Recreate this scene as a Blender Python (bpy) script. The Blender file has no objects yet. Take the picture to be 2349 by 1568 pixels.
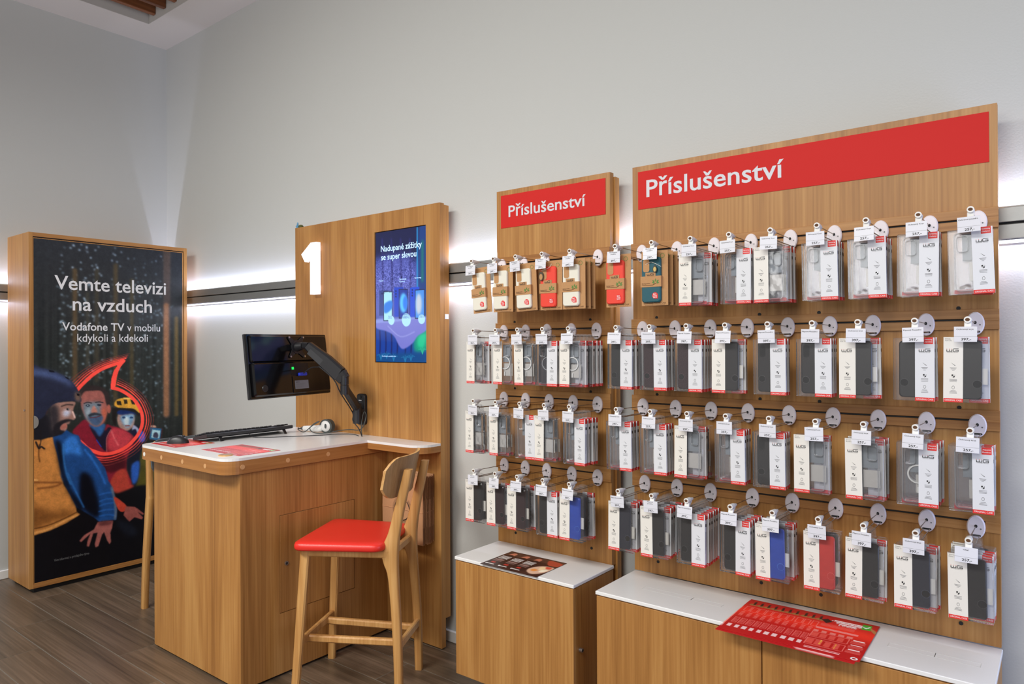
import bpy, math, random
import numpy as np
from mathutils import Vector, Matrix
random.seed(7)
rng = np.random.RandomState(11)
SC = bpy.context.scene
COL = SC.collection
PI = math.pi
# ---------------------------------------------------------------- camera, world, lights, exposure
cam_d = bpy.data.cameras.new('camera'); cam = bpy.data.objects.new('camera', cam_d); COL.objects.link(cam)
cam_d.sensor_fit = 'HORIZONTAL'; cam_d.sensor_width = 36.0; cam_d.lens = 24.745
cam_d.clip_start = 0.05; cam_d.clip_end = 60
def cam_matrix():
    pt, ro, ya = [math.radians(a) for a in (-0.2443, -0.29995, 38.139)]
    c, s = math.cos(ya), math.sin(ya); Ry = Matrix(((c, 0, s), (0, 1, 0), (-s, 0, c)))
    c, s = math.cos(pt), math.sin(pt); Rx = Matrix(((1, 0, 0), (0, c, -s), (0, s, c)))
    c, s = math.cos(ro), math.sin(ro); Rz = Matrix(((c, -s, 0), (s, c, 0), (0, 0, 1)))
    M = Rz @ Rx @ Ry @ Matrix(((1, 0, 0), (0, 0, -1), (0, 1, 0)))
    r, d, f = M[0], M[1], M[2]
    return Matrix(((r[0], -d[0], -f[0], 0), (r[1], -d[1], -f[1], 0), (r[2], -d[2], -f[2], 1.5), (0, 0, 0, 1)))
cam.matrix_world = cam_matrix()
SC.camera = cam
SC.view_settings.view_transform = 'Standard'; SC.view_settings.look = 'None'
SC.view_settings.exposure = 0.0; SC.view_settings.gamma = 1.0
SC.view_settings.use_curve_mapping = False
SC.cycles.use_denoising = True
SC.cycles.max_bounces = 8; SC.cycles.diffuse_bounces = 4; SC.cycles.glossy_bounces = 3
SC.cycles.transparent_max_bounces = 40; SC.cycles.transmission_bounces = 4
SC.cycles.sample_clamp_indirect = 4.0; SC.cycles.caustics_reflective = False; SC.cycles.caustics_refractive = False
W_ = bpy.data.worlds.new('shop_ambient'); SC.world = W_; W_.use_nodes = True
W_.node_tree.nodes['Background'].inputs[0].default_value = (1.0, 0.975, 0.93, 1)
W_.node_tree.nodes['Background'].inputs[1].default_value = 0.42
def area(name, loc, sx, sy, power, col, target=None, rot=None, spread=None):
    l = bpy.data.lights.new(name, 'AREA'); l.shape = 'RECTANGLE'; l.size = sx; l.size_y = sy
    l.energy = power; l.color = col
    if spread: l.spread = spread
    o = bpy.data.objects.new(name, l); COL.objects.link(o); o.location = loc
    if target is not None:
        o.rotation_euler = (Vector(target) - Vector(loc)).to_track_quat('-Z', 'Y').to_euler()
    elif rot: o.rotation_euler = rot
    return o
# two ceiling luminaires of the shop, then a fill light
area('ceiling_or_fill_light', (-0.7, -1.3, 3.7), 2.2, 0.7, 40, (1, 0.99, 0.955), target=(-0.9, 1.6, -0.3), spread=math.radians(125))
area('ceiling_or_fill_light', (-3.0, -1.2, 3.7), 1.8, 0.7, 64, (1, 0.98, 0.93), target=(-3.1, 1.3, -0.2), spread=math.radians(125))
area('ceiling_or_fill_light', (-0.7, -2.7, 2.5), 3.2, 1.4, 58, (1, 0.995, 0.965), target=(-2.1, 2.5, 0.9))  # added frontal fill from behind the camera, well below the ceiling
# cool daylight from the shop front, beyond the right edge of the view
area('daylight', (1.5, 1.75, 1.1), 0.8, 1.7, 24, (0.42, 0.56, 1.0), target=(0.15, 2.62, 1.0))
# upward fill light added above the slats to brighten the ceiling recess
area('recess_fill', (-3.6, 1.2, 3.98), 1.5, 1.0, 5, (1, 0.97, 0.93), rot=(PI, 0, 0))
# led strips behind the aluminium rail: up and down, grazing the wall
LED = (0.70, 0.75, 1.0)
area('rail_led', (-2.4, 2.604, 1.915), 6.0, 0.02, 19.0, LED, rot=(PI, 0, 0))
area('rail_led', (-2.4, 2.604, 1.795), 6.0, 0.02, 19.0, LED, rot=(0, 0, 0))
area('rail_led', (-5.414, 0.9, 1.915), 0.02, 3.2, 11.0, LED, rot=(PI, 0, 0))
area('rail_led', (-5.414, 0.9, 1.795), 0.02, 3.2, 11.0, LED, rot=(0, 0, 0))

# ---------------------------------------------------------------- materials
def lin(c):
    out = []
    for v in c[:3]:
        v = v / 255.0
        out.append(v / 12.92 if v <= 0.04045 else ((v + 0.055) / 1.055) ** 2.4)
    return tuple(out) + (1.0,)
MATS = {}
def nmat(name):
    m = bpy.data.materials.new(name); m.use_nodes = True
    return m, m.node_tree, m.node_tree.nodes['Principled BSDF']
def plain(name, rgb, rough=0.5, metal=0.0, spec=0.5, noise=0.0, nscale=20, bump=0.0, bscale=200, coat=0.0):
    if name in MATS: return MATS[name]
    m, t, b = nmat(name)
    b.inputs['Base Color'].default_value = lin(rgb); b.inputs['Roughness'].default_value = rough
    b.inputs['Metallic'].default_value = metal; b.inputs['Specular IOR Level'].default_value = spec
    b.inputs['Coat Weight'].default_value = coat; b.inputs['Coat Roughness'].default_value = 0.08
    tc = t.nodes.new('ShaderNodeTexCoord')
    if noise > 0:
        n = t.nodes.new('ShaderNodeTexNoise'); n.inputs['Scale'].default_value = nscale; n.inputs['Detail'].default_value = 3
        t.links.new(tc.outputs['Object'], n.inputs['Vector'])
        r = t.nodes.new('ShaderNodeMix'); r.data_type = 'RGBA'
        c = lin(rgb)
        r.inputs['A'].default_value = tuple(v * (1 - noise) for v in c[:3]) + (1,)
        r.inputs['B'].default_value = tuple(min(1, v * (1 + noise)) for v in c[:3]) + (1,)
        t.links.new(n.outputs['Fac'], r.inputs['Factor']); t.links.new(r.outputs['Result'], b.inputs['Base Color'])
    if bump > 0:
        n = t.nodes.new('ShaderNodeTexNoise'); n.inputs['Scale'].default_value = bscale
        t.links.new(tc.outputs['Object'], n.inputs['Vector'])
        bp = t.nodes.new('ShaderNodeBump'); bp.inputs['Strength'].default_value = bump; bp.inputs['Distance'].default_value = 0.002
        t.links.new(n.outputs['Fac'], bp.inputs['Height']); t.links.new(bp.outputs['Normal'], b.inputs['Normal'])
    MATS[name] = m
    return m
def wood(name, dark, mid, light, axis='z', rough=0.42, scale=1.0, plankvar=0.0, spec=0.4, contrast=1.0):
    m, t, b = nmat(name); N = t.nodes.new; L = t.links.new
    tc = N('ShaderNodeTexCoord'); oi = N('ShaderNodeObjectInfo')
    add = N('ShaderNodeVectorMath'); add.operation = 'ADD'
    mul = N('ShaderNodeVectorMath'); mul.operation = 'SCALE'; mul.inputs[0].default_value = (17.3, 9.1, 13.7)
    L(oi.outputs['Random'], mul.inputs['Scale']); L(tc.outputs['Object'], add.inputs[0]); L(mul.outputs[0], add.inputs[1])
    mp = N('ShaderNodeMapping')
    st = {'x': (0.55, 9, 9), 'y': (9, 0.55, 9), 'z': (7, 7, 0.5), 'h': (0.9, 0.9, 13)}[axis]
    mp.inputs['Scale'].default_value = tuple(v * scale for v in st); L(add.outputs[0], mp.inputs['Vector'])
    n1 = N('ShaderNodeTexNoise'); n1.inputs['Scale'].default_value = 1.0; n1.inputs['Detail'].default_value = 4; n1.inputs['Distortion'].default_value = 1.3
    L(mp.outputs[0], n1.inputs['Vector'])
    mp2 = N('ShaderNodeMapping'); f2 = {'x': (2.2, 110, 110), 'y': (110, 2.2, 110), 'z': (110, 110, 2.2), 'h': (2.6, 2.6, 120)}[axis]
    mp2.inputs['Scale'].default_value = f2; L(add.outputs[0], mp2.inputs['Vector'])
    n2 = N('ShaderNodeTexNoise'); n2.inputs['Scale'].default_value = 1.0; n2.inputs['Detail'].default_value = 3
    L(mp2.outputs[0], n2.inputs['Vector'])
    mx = N('ShaderNodeMath'); mx.operation = 'MULTIPLY_ADD'; mx.inputs[1].default_value = 0.5; L(n2.outputs['Fac'], mx.inputs[0])
    m2 = N('ShaderNodeMath'); m2.operation = 'MULTIPLY'; m2.inputs[1].default_value = 0.7; L(n1.outputs['Fac'], m2.inputs[0])
    L(m2.outputs[0], mx.inputs[2])
    rp = N('ShaderNodeValToRGB'); e = rp.color_ramp.elements
    w = 0.2 / contrast
    e[0].position = 0.6 - w; e[0].color = lin(dark); e[1].position = 0.6 + w; e[1].color = lin(light)
    x = e.new(0.6); x.color = lin(mid)
    L(mx.outputs[0], rp.inputs[0])
    out = rp.outputs[0]
    if plankvar > 0:
        hv = N('ShaderNodeHueSaturation'); mr = N('ShaderNodeMapRange')
        mr.inputs['To Min'].default_value = 1 - plankvar; mr.inputs['To Max'].default_value = 1 + plankvar
        L(oi.outputs['Random'], mr.inputs['Value']); L(mr.outputs[0], hv.inputs['Value']); L(out, hv.inputs['Color']); out = hv.outputs[0]
    L(out, b.inputs['Base Color']); b.inputs['Roughness'].default_value = rough; b.inputs['Specular IOR Level'].default_value = spec
    bp = N('ShaderNodeBump'); bp.inputs['Strength'].default_value = 0.12; bp.inputs['Distance'].default_value = 0.001
    L(n2.outputs['Fac'], bp.inputs['Height']); L(bp.outputs[0], b.inputs['Normal'])
    MATS[name] = m
    return m
def emit(name, rgb, s):
    m, t, b = nmat(name)
    b.inputs['Base Color'].default_value = lin(rgb); b.inputs['Emission Color'].default_value = lin(rgb); b.inputs['Emission Strength'].default_value = s
    return m
def clear(name, tint=(235, 235, 238), amount=0.957, rough=0.06):
    m = bpy.data.materials.new(name); m.use_nodes = True; t = m.node_tree; t.nodes.clear()
    N = t.nodes.new; L = t.links.new
    o = N('ShaderNodeOutputMaterial'); tr = N('ShaderNodeBsdfTransparent'); gl = N('ShaderNodeBsdfGlossy'); df = N('ShaderNodeBsdfDiffuse')
    tr.inputs[0].default_value = (0.97, 0.97, 0.98, 1)
    gl.inputs['Roughness'].default_value = rough; df.inputs[0].default_value = lin(tint)
    m1 = N('ShaderNodeMixShader'); m1.inputs[0].default_value = amount; L(df.outputs[0], m1.inputs[1]); L(tr.outputs[0], m1.inputs[2])
    fr = N('ShaderNodeFresnel'); fr.inputs[0].default_value = 1.45
    tc = N('ShaderNodeTexCoord'); nz = N('ShaderNodeTexNoise'); nz.inputs['Scale'].default_value = 22
    L(tc.outputs['Object'], nz.inputs['Vector']); bp = N('ShaderNodeBump'); bp.inputs['Strength'].default_value = 0.35; bp.inputs['Distance'].default_value = 0.004
    L(nz.outputs['Fac'], bp.inputs['Height']); L(bp.outputs[0], gl.inputs['Normal']); L(bp.outputs[0], fr.inputs['Normal'])
    m2 = N('ShaderNodeMixShader'); L(fr.outputs[0], m2.inputs[0]); L(m1.outputs[0], m2.inputs[1]); L(gl.outputs[0], m2.inputs[2])
    L(m2.outputs[0], o.inputs[0])
    return m
OAK = ((146, 98, 49), (172, 121, 65), (192, 143, 83))
M_oak = wood('oak_laminate_upright', *OAK, axis='z')
M_oakx = wood('oak_laminate_along_x', (146, 96, 48), (172, 120, 66), (188, 138, 82), axis='x')
M_oaky = wood('oak_laminate_along_y', (146, 96, 48), (172, 120, 66), (188, 138, 82), axis='y')
M_apron = wood('oak_lipping', (150, 98, 50), (166, 113, 60), (180, 128, 72), axis='h')
M_stool = wood('solid_oak', (176, 122, 66), (196, 146, 86), (214, 168, 108), axis='z', rough=0.4)
M_dwood = wood('dark_slat_wood', (92, 52, 28), (122, 72, 40), (146, 92, 54), axis='y')
M_plank = wood('floor_plank_wood', (66, 56, 44), (98, 82, 66), (126, 106, 88), axis='x', rough=0.36, plankvar=0.16, spec=0.5, contrast=0.8)
M_wall = plain('wall_paint', (197, 198, 195), 0.85, bump=0.15, bscale=160)
M_ceil = plain('ceiling_paint', (206, 198, 188), 0.9)
M_plen = plain('plenum_paint', (196, 192, 186), 0.9)
M_base = plain('baseboard_white', (232, 230, 226), 0.5)
M_grout = plain('grout_grey', (112, 104, 92), 0.9)
M_alu = plain('brushed_aluminium', (150, 150, 148), 0.42, 0.6, noise=0.06, nscale=60)
M_black = plain('black_void', (14, 13, 14), 0.6)
M_white = plain('white_laminate', (236, 235, 234), 0.22, spec=0.5)
M_wplast = plain('white_plastic', (234, 232, 228), 0.4)
M_lilac = plain('white_disc_plastic', (240, 230, 234), 0.45)
M_wire = plain('chrome_wire', (150, 138, 124), 0.25, 0.9)
M_red = plain('sign_red', (208, 40, 36), 0.6, spec=0.2)
M_sign = plain('sign_lettering', (216, 217, 223), 0.5)
M_ink = plain('ink_black', (28, 28, 32), 0.6)
M_inkg = plain('ink_grey', (110, 110, 112), 0.6)
M_inkw = plain('ink_white', (240, 240, 240), 0.6)
M_inkr = plain('ink_red', (224, 44, 40), 0.5)
M_card = plain('card_white', (222, 223, 227), 0.4)
M_cardw = plain('card_cream', (232, 228, 220), 0.45)
M_slate = plain('printed_slate_grey', (150, 160, 168), 0.5, noise=0.05, nscale=120)
M_kraft = plain('kraft_card', (186, 140, 94), 0.8, noise=0.1, nscale=160)
M_kraftd = plain('kraft_dark_print', (96, 64, 40), 0.8)
M_leaf = plain('print_green', (84, 128, 56), 0.6)
M_clear = clear('clear_plastic')
M_clear2 = clear('clear_case_rim', (205, 208, 214), 0.72, 0.1)
M_film = clear('clear_wrap_film', (240, 240, 245), 0.97, 0.05)
M_bplast = plain('black_satin_plastic', (34, 34, 37), 0.38)
M_gloss = plain('black_gloss_plastic', (12, 12, 15), 0.12, spec=0.5)
M_key = plain('keyboard_black', (46, 47, 50), 0.5)
M_leather = plain('red_leatherette', (226, 48, 38), 0.32, bump=0.25, bscale=420)
M_grey = plain('grey_fabric', (84, 88, 90), 0.85, noise=0.1, nscale=300)
M_lens = plain('screw_metal', (190, 190, 194), 0.25, 0.9)
M_paper = plain('brown_paper_bag', (190, 140, 100), 0.75, noise=0.06, nscale=90)
M_lav = plain('sticker_white', (226, 226, 228), 0.6)
CASE = {'black': (21, 20, 22), 'dark': (34, 31, 33), 'wine': (48, 18, 26), 'navy': (26, 31, 50), 'blue': (30, 78, 200), 'red': (232, 52, 44), 'greyring': (96, 94, 104)}
M_case = {k: plain('phone_case_' + k, v, 0.22 if k in ('dark', 'wine', 'greyring') else 0.35, coat=0.4) for k, v in CASE.items()}
M_eco = {'white': plain('eco_case_white', (228, 224, 210), 0.55), 'red': plain('eco_case_red', (232, 66, 48), 0.5), 'teal': plain('eco_case_teal', (22, 84, 96), 0.5)}

# ---------------------------------------------------------------- mesh helpers
class MB:
    def __init__(s): s.v = []; s.f = []; s.m = []; s.sm = []; s.mats = []
    def mi(s, mat):
        if mat not in s.mats: s.mats.append(mat)
        return s.mats.index(mat)
    def add(s, vs, fs, mat, smooth=False):
        o = len(s.v); k = s.mi(mat); s.v += [tuple(v) for v in vs]
        for f in fs: s.f.append(tuple(i + o for i in f)); s.m.append(k); s.sm.append(smooth)
        return s
    def box(s, x0, x1, y0, y1, z0, z1, mat, bev=0.0):
        if bev > 0:
            pts = rrect(x0, x1, z0, z1, bev, 2) if (y1 - y0) <= (z1 - z0) else None
            if pts: return s.prism_y(pts, y0, y1, mat)
            return s.prism_z(rrect(x0, x1, y0, y1, bev, 2), z0, z1, mat)
        vs = [(x, y, z) for x in (x0, x1) for y in (y0, y1) for z in (z0, z1)]
        return s.add(vs, [(0, 1, 3, 2), (4, 6, 7, 5), (0, 4, 5, 1), (2, 3, 7, 6), (0, 2, 6, 4), (1, 5, 7, 3)], mat)
    def cbox(s, x0, x1, y0, y1, z0, z1, mat, c=0.002):
        """box with all edges chamfered"""
        vs = []; idx = {}
        def V(p):
            if p not in idx: idx[p] = len(vs); vs.append(p)
            return idx[p]
        X = (x0, x1); Y = (y0, y1); Z = (z0, z1); sg = (1, -1); fs = []
        def P(i, j, k, a):
            return V((X[i] + (0 if a == 0 else sg[i] * c), Y[j] + (0 if a == 1 else sg[j] * c), Z[k] + (0 if a == 2 else sg[k] * c)))
        for i in (0, 1): fs.append([P(i, 0, 0, 0), P(i, 1, 0, 0), P(i, 1, 1, 0), P(i, 0, 1, 0)])
        for j in (0, 1): fs.append([P(0, j, 0, 1), P(1, j, 0, 1), P(1, j, 1, 1), P(0, j, 1, 1)])
        for k in (0, 1): fs.append([P(0, 0, k, 2), P(1, 0, k, 2), P(1, 1, k, 2), P(0, 1, k, 2)])
        for i in (0, 1):
            for j in (0, 1): fs.append([P(i, j, 0, 0), P(i, j, 1, 0), P(i, j, 1, 1), P(i, j, 0, 1)])
            for k in (0, 1): fs.append([P(i, 0, k, 0), P(i, 1, k, 0), P(i, 1, k, 2), P(i, 0, k, 2)])
        for j in (0, 1):
            for k in (0, 1): fs.append([P(0, j, k, 1), P(1, j, k, 1), P(1, j, k, 2), P(0, j, k, 2)])
            for i in (0, 1):
                for k in (0, 1): 
                    if True: fs.append([P(i, j, k, 0), P(i, j, k, 1), P(i, j, k, 2)])
        return s.add(vs, fs, mat)
    def prism_z(s, pts, z0, z1, mat, smooth=False):
        n = len(pts); vs = [(x, y, z0) for x, y in pts] + [(x, y, z1) for x, y in pts]
        fs = [tuple(range(n))[::-1], tuple(range(n, 2 * n))] + [(i, (i + 1) % n, (i + 1) % n + n, i + n) for i in range(n)]
        return s.add(vs, fs, mat, smooth)
    def prism_y(s, pts, y0, y1, mat, smooth=False):
        n = len(pts); vs = [(x, y0, z) for x, z in pts] + [(x, y1, z) for x, z in pts]
        fs = [tuple(range(n)), tuple(range(n, 2 * n))[::-1]] + [(i, i + n, (i + 1) % n + n, (i + 1) % n) for i in range(n)]
        return s.add(vs, fs, mat, smooth)
    def prism_x(s, pts, x0, x1, mat):
        n = len(pts); vs = [(x0, y, z) for y, z in pts] + [(x1, y, z) for y, z in pts]
        fs = [tuple(range(n))[::-1], tuple(range(n, 2 * n))] + [(i, (i + 1) % n, (i + 1) % n + n, i + n) for i in range(n)]
        return s.add(vs, fs, mat)
    def slab_y(s, pts, y0, y1, mat, r=0.002):
        """prism along y with a rounded front edge at y0"""
        cx = sum(p[0] for p in pts) / len(pts); cz = sum(p[1] for p in pts) / len(pts)
        w = max(abs(p[0] - cx) for p in pts); h = max(abs(p[1] - cz) for p in pts)
        ins = [(cx + (x - cx) * (1 - r / w), cz + (z - cz) * (1 - r / h)) for x, z in pts]
        n = len(pts); vs = [(x, y0, z) for x, z in ins] + [(x, y0 + r, z) for x, z in pts] + [(x, y1, z) for x, z in pts]
        fs = [tuple(range(n)), tuple(range(2 * n, 3 * n))[::-1]]
        for k in (0, n): fs += [(i + k, i + k + n, (i + 1) % n + k + n, (i + 1) % n + k) for i in range(n)]
        return s.add(vs, fs, mat)
    def ring_y(s, outer, inner, y0, y1, mat):
        n = len(outer)
        vs = [(x, y0, z) for x, z in outer] + [(x, y0, z) for x, z in inner] + [(x, y1, z) for x, z in outer] + [(x, y1, z) for x, z in inner]
        fs = []
        for i in range(n):
            j = (i + 1) % n
            fs += [(i, i + n, j + n, j), (i, j, j + 2 * n, i + 2 * n), (i + n, i + 3 * n, j + 3 * n, j + n), (i + 2 * n, j + 2 * n, j + 3 * n, i + 3 * n)]
        return s.add(vs, fs, mat)
    def cyl(s, a, b, r, mat, n=12, r2=None, cap=True):
        a = Vector(a); b = Vector(b); d = (b - a).normalized(); u = d.orthogonal().normalized(); w = d.cross(u); r2 = r if r2 is None else r2
        vs = [a + (u * math.cos(2 * PI * i / n) + w * math.sin(2 * PI * i / n)) * r for i in range(n)]
        vs += [b + (u * math.cos(2 * PI * i / n) + w * math.sin(2 * PI * i / n)) * r2 for i in range(n)]
        s.add(vs, [(i, (i + 1) % n, (i + 1) % n + n, i + n) for i in range(n)], mat, True)
        if cap: s.add(vs, [tuple(range(n))[::-1], tuple(range(n, 2 * n))], mat)
        return s
    def tube(s, pts, r, mat, n=8, smooth_path=0, flat=1.0):
        if smooth_path: pts = spline(pts, smooth_path)
        pts = [Vector(p) for p in pts]; vs = []; rs = r if isinstance(r, (list, tuple)) else [r] * len(pts)
        if isinstance(r, (list, tuple)) and len(r) != len(pts):
            rs = [r[0] + (r[-1] - r[0]) * i / (len(pts) - 1) for i in range(len(pts))]
        up = None
        for i, p in enumerate(pts):
            d = (pts[min(i + 1, len(pts) - 1)] - pts[max(i - 1, 0)]).normalized()
            if up is None: up = d.orthogonal().normalized()
            up = (up - d * up.dot(d)).normalized(); w = d.cross(up)
            vs += [p + (up * math.cos(2 * PI * k / n) + w * math.sin(2 * PI * k / n) * flat) * rs[i] for k in range(n)]
        fs = []
        for i in range(len(pts) - 1):
            for k in range(n): fs.append((i * n + k, i * n + (k + 1) % n, (i + 1) * n + (k + 1) % n, (i + 1) * n + k))
        s.add(vs, fs, mat, True); m = len(vs)
        return s.add(vs, [tuple(range(n))[::-1], tuple(range(m - n, m))], mat)
    def bar(s, a, b, w, h, mat, up=(0, 0, 1), w2=None, h2=None):
        """rectangular bar from a to b; w across, h along 'up'"""
        a = Vector(a); b = Vector(b); d = (b - a).normalized(); u = Vector(up); u = (u - d * u.dot(d)).normalized(); r = d.cross(u)
        w2 = w2 or w; h2 = h2 or h; vs = []
        for p, ww, hh in ((a, w, h), (b, w2, h2)):
            q = min(ww, hh) * 0.22
            for sx, sy in ((-1, -1), (1, -1), (1, 1), (-1, 1)):
                c1 = r * (sx * ww / 2) + u * (sy * hh / 2)
                e1 = r * (-sx * q); e2 = u * (-sy * q)
                pr = [p + c1 + e2, p + c1 + e1] if sx * sy > 0 else [p + c1 + e1, p + c1 + e2]
                vs += pr
        n = 8
        fs = [tuple(range(n))[::-1], tuple(range(n, 2 * n))] + [(i, (i + 1) % n, (i + 1) % n + n, i + n) for i in range(n)]
        return s.add(vs, fs, mat)
    def quad(s, pts, mat): return s.add(pts, [tuple(range(len(pts)))], mat)
    def merge(s, me, mat, M=None):
        M = M or Matrix()
        return s.add([M @ v.co for v in me.vertices], [tuple(p.vertices) for p in me.polygons], mat)
    def mesh(s, name):
        me = bpy.data.meshes.new(name); me.from_pydata(s.v, [], s.f)
        for m in s.mats: me.materials.append(m)
        me.polygons.foreach_set('material_index', s.m); me.polygons.foreach_set('use_smooth', s.sm)
        me.update()
        return me
def link(name, data, parent=None, loc=None):
    o = bpy.data.objects.new(name, data); COL.objects.link(o)
    if parent is not None: o.parent = parent
    if loc is not None: o.location = loc
    return o
def part(name, mb, parent, label=None, loc=None):
    o = link(name, mb.mesh(name) if isinstance(mb, MB) else mb, parent, loc)
    if label: o['label'] = label
    return o
def tag(o, label, cat, group=None):
    o['label'] = label; o['category'] = cat
    if group: o['group'] = group
    return o
def thing(name, label, cat, loc=(0, 0, 0), rz=0.0, group=None):
    o = link(name, None, None, loc); o.rotation_euler = (0, 0, rz); o.empty_display_size = 0.05
    return tag(o, label, cat, group)
def struct(o): o['kind'] = 'structure'; return o
def single(name, mb, label, cat, loc=None, group=None):
    o = link(name, mb.mesh(name) if isinstance(mb, MB) else mb, None, loc)
    return tag(o, label, cat, group)
def off(pts, c): return [tuple(a - b for a, b in zip(p, c)) for p in pts]
def rrect(x0, x1, z0, z1, r, n=4):
    pts = []
    for cx, cz, a0 in ((x1 - r, z1 - r, 0), (x0 + r, z1 - r, 90), (x0 + r, z0 + r, 180), (x1 - r, z0 + r, 270)):
        for i in range(n + 1):
            a = math.radians(a0 + 90 * i / n); pts.append((cx + r * math.cos(a), cz + r * math.sin(a)))
    return pts
def circ(cx, cz, rx, rz=None, n=20):
    rz = rz or rx
    return [(cx + rx * math.cos(2 * PI * i / n), cz + rz * math.sin(2 * PI * i / n)) for i in range(n)]
def spline(pts, k=6, closed=False):
    P = [np.array(p, float) for p in pts]; n = len(P); out = []
    for i in range(n if closed else n - 1):
        if closed: a, b, c, d = P[i - 1], P[i], P[(i + 1) % n], P[(i + 2) % n]
        else: a, b, c, d = P[max(i - 1, 0)], P[i], P[i + 1], P[min(i + 2, n - 1)]
        for j in range(k):
            t = j / k
            out.append(tuple(0.5 * ((2 * b) + (c - a) * t + (2 * a - 5 * b + 4 * c - d) * t * t + (3 * b - a - 3 * c + d) * t ** 3)))
    if not closed: out.append(tuple(P[-1]))
    return out
# ---------------------------------------------------------------- lettering
_T = {}
def text_mesh(s, bold=0.0):
    k = (s, bold)
    if k in _T: return _T[k]
    c = bpy.data.curves.new('t', 'FONT'); c.body = s; c.size = 1.0; c.resolution_u = 3; c.offset = bold
    o = bpy.data.objects.new('t', c); COL.objects.link(o)
    bpy.context.view_layer.update()
    dg = bpy.context.evaluated_depsgraph_get()
    me = bpy.data.meshes.new_from_object(o.evaluated_get(dg))
    bpy.data.objects.remove(o)
    co = np.array([v.co[:] for v in me.vertices]); _T[k] = (me, co[:, 0].min(), co[:, 0].max(), co[:, 1].min(), co[:, 1].max())
    return _T[k]
def put_text(mb, s, x0, x1, zb, cap, mat, y=0.0, bold=0.0, plane='y', ref='H'):
    """lettering on a y-plane (reading towards -y): from x0 to x1, baseline zb, cap height cap"""
    me, a, b, lo, hi = text_mesh(s, bold)
    _, _, _, rl, rh = text_mesh(ref, bold)
    sx = (x1 - x0) / (b - a); sz = cap / rh
    if plane == 'y': M = Matrix(((sx, 0, 0, x0 - a * sx), (0, 0, -1, y), (0, sz, 0, zb), (0, 0, 0, 1)))
    elif plane == 'x':  # faces +x, reading along +y
        M = Matrix(((0, 0, 1, y), (sx, 0, 0, x0 - a * sx), (0, sz, 0, zb), (0, 0, 0, 1)))
    elif plane == 'z':  # lies on a table, reading along +x, up is +y
        M = Matrix(((sx, 0, 0, x0 - a * sx), (0, sz, 0, zb), (0, 0, 1, y), (0, 0, 0, 1)))
    mb.merge(me, mat, M)
# ---------------------------------------------------------------- print painter (a printed picture as colours on a fine flat grid)
def blur(a, r):
    if r <= 0: return a
    k = int(math.ceil(r * 2)); x = np.arange(-k, k + 1); g = np.exp(-x * x / (2 * (r * 0.7) ** 2 + 1e-6)); g /= g.sum()
    p = np.pad(a, k, mode='edge')
    p = np.apply_along_axis(lambda v: np.convolve(v, g, 'valid'), 0, p)
    return np.apply_along_axis(lambda v: np.convolve(v, g, 'valid'), 1, p)
def mask_poly(pts, Wc, Hc):
    P = np.array(pts); m = np.zeros((Hc, Wc)); P2_ = np.roll(P, -1, 0)
    for sx in (0.25, 0.75):
        for sy in (0.25, 0.75):
            X = np.arange(Wc) + sx; Y = np.arange(Hc) + sy
            ins = np.zeros((Hc, Wc), bool)
            for (x1, y1), (x2, y2) in zip(P, P2_):
                if y1 == y2: continue
                rows = (Y > min(y1, y2)) & (Y <= max(y1, y2))
                if not rows.any(): continue
                xi = x1 + (Y[rows] - y1) * (x2 - x1) / (y2 - y1)
                ins[rows] ^= X[None, :] < xi[:, None]
            m += ins
    return m / 4
def mask_stroke(pts, w, Wc, Hc):
    P = np.array(pts); m = np.zeros((Hc, Wc))
    for a, b in zip(P[:-1], P[1:]):
        x0 = int(max(0, min(a[0], b[0]) - w - 2)); x1 = int(min(Wc, max(a[0], b[0]) + w + 3))
        y0 = int(max(0, min(a[1], b[1]) - w - 2)); y1 = int(min(Hc, max(a[1], b[1]) + w + 3))
        if x1 <= x0 or y1 <= y0: continue
        Y, X = np.mgrid[y0:y1, x0:x1] + 0.5; d = b - a; L2 = max(d @ d, 1e-6)
        t = np.clip(((X - a[0]) * d[0] + (Y - a[1]) * d[1]) / L2, 0, 1)
        D = np.hypot(X - a[0] - t * d[0], Y - a[1] - t * d[1])
        m[y0:y1, x0:x1] = np.maximum(m[y0:y1, x0:x1], np.clip(w / 2 - D + 0.5, 0, 1))
    return m
def paint(cv, data, order=(0, 1e9)):
    Hc, Wc, _ = cv.shape
    for it in data.split(';'):
        k, c, b, sm, q = it.split('|'); c = np.array([float(v) for v in c.split(',')]); q = [float(v) / 1000 for v in q.split()]
        pts = [(q[i] * Wc, q[i + 1] * Hc) for i in range(0, len(q), 2)]
        if k == 'P':
            if sm == '1': pts = spline(pts, 4, True)
            m = mask_poly(pts, Wc, Hc); bl = float(b)
        else:
            w, bl = [float(v) for v in b.split('/')]
            if sm == '1': pts = spline(pts, 5)
            m = mask_stroke(pts, w, Wc, Hc)
        if not m.any(): continue
        ys, xs = np.where(m > 0); r = int(bl * 2 + 2)
        y0, y1, x0, x1 = max(0, ys.min() - r), min(Hc, ys.max() + r + 1), max(0, xs.min() - r), min(Wc, xs.max() + r + 1)
        mm = blur(m[y0:y1, x0:x1], bl)[..., None] if bl > 0.3 else m[y0:y1, x0:x1, None]
        cv[y0:y1, x0:x1] = cv[y0:y1, x0:x1] * (1 - mm) + c * mm
    return cv
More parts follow.
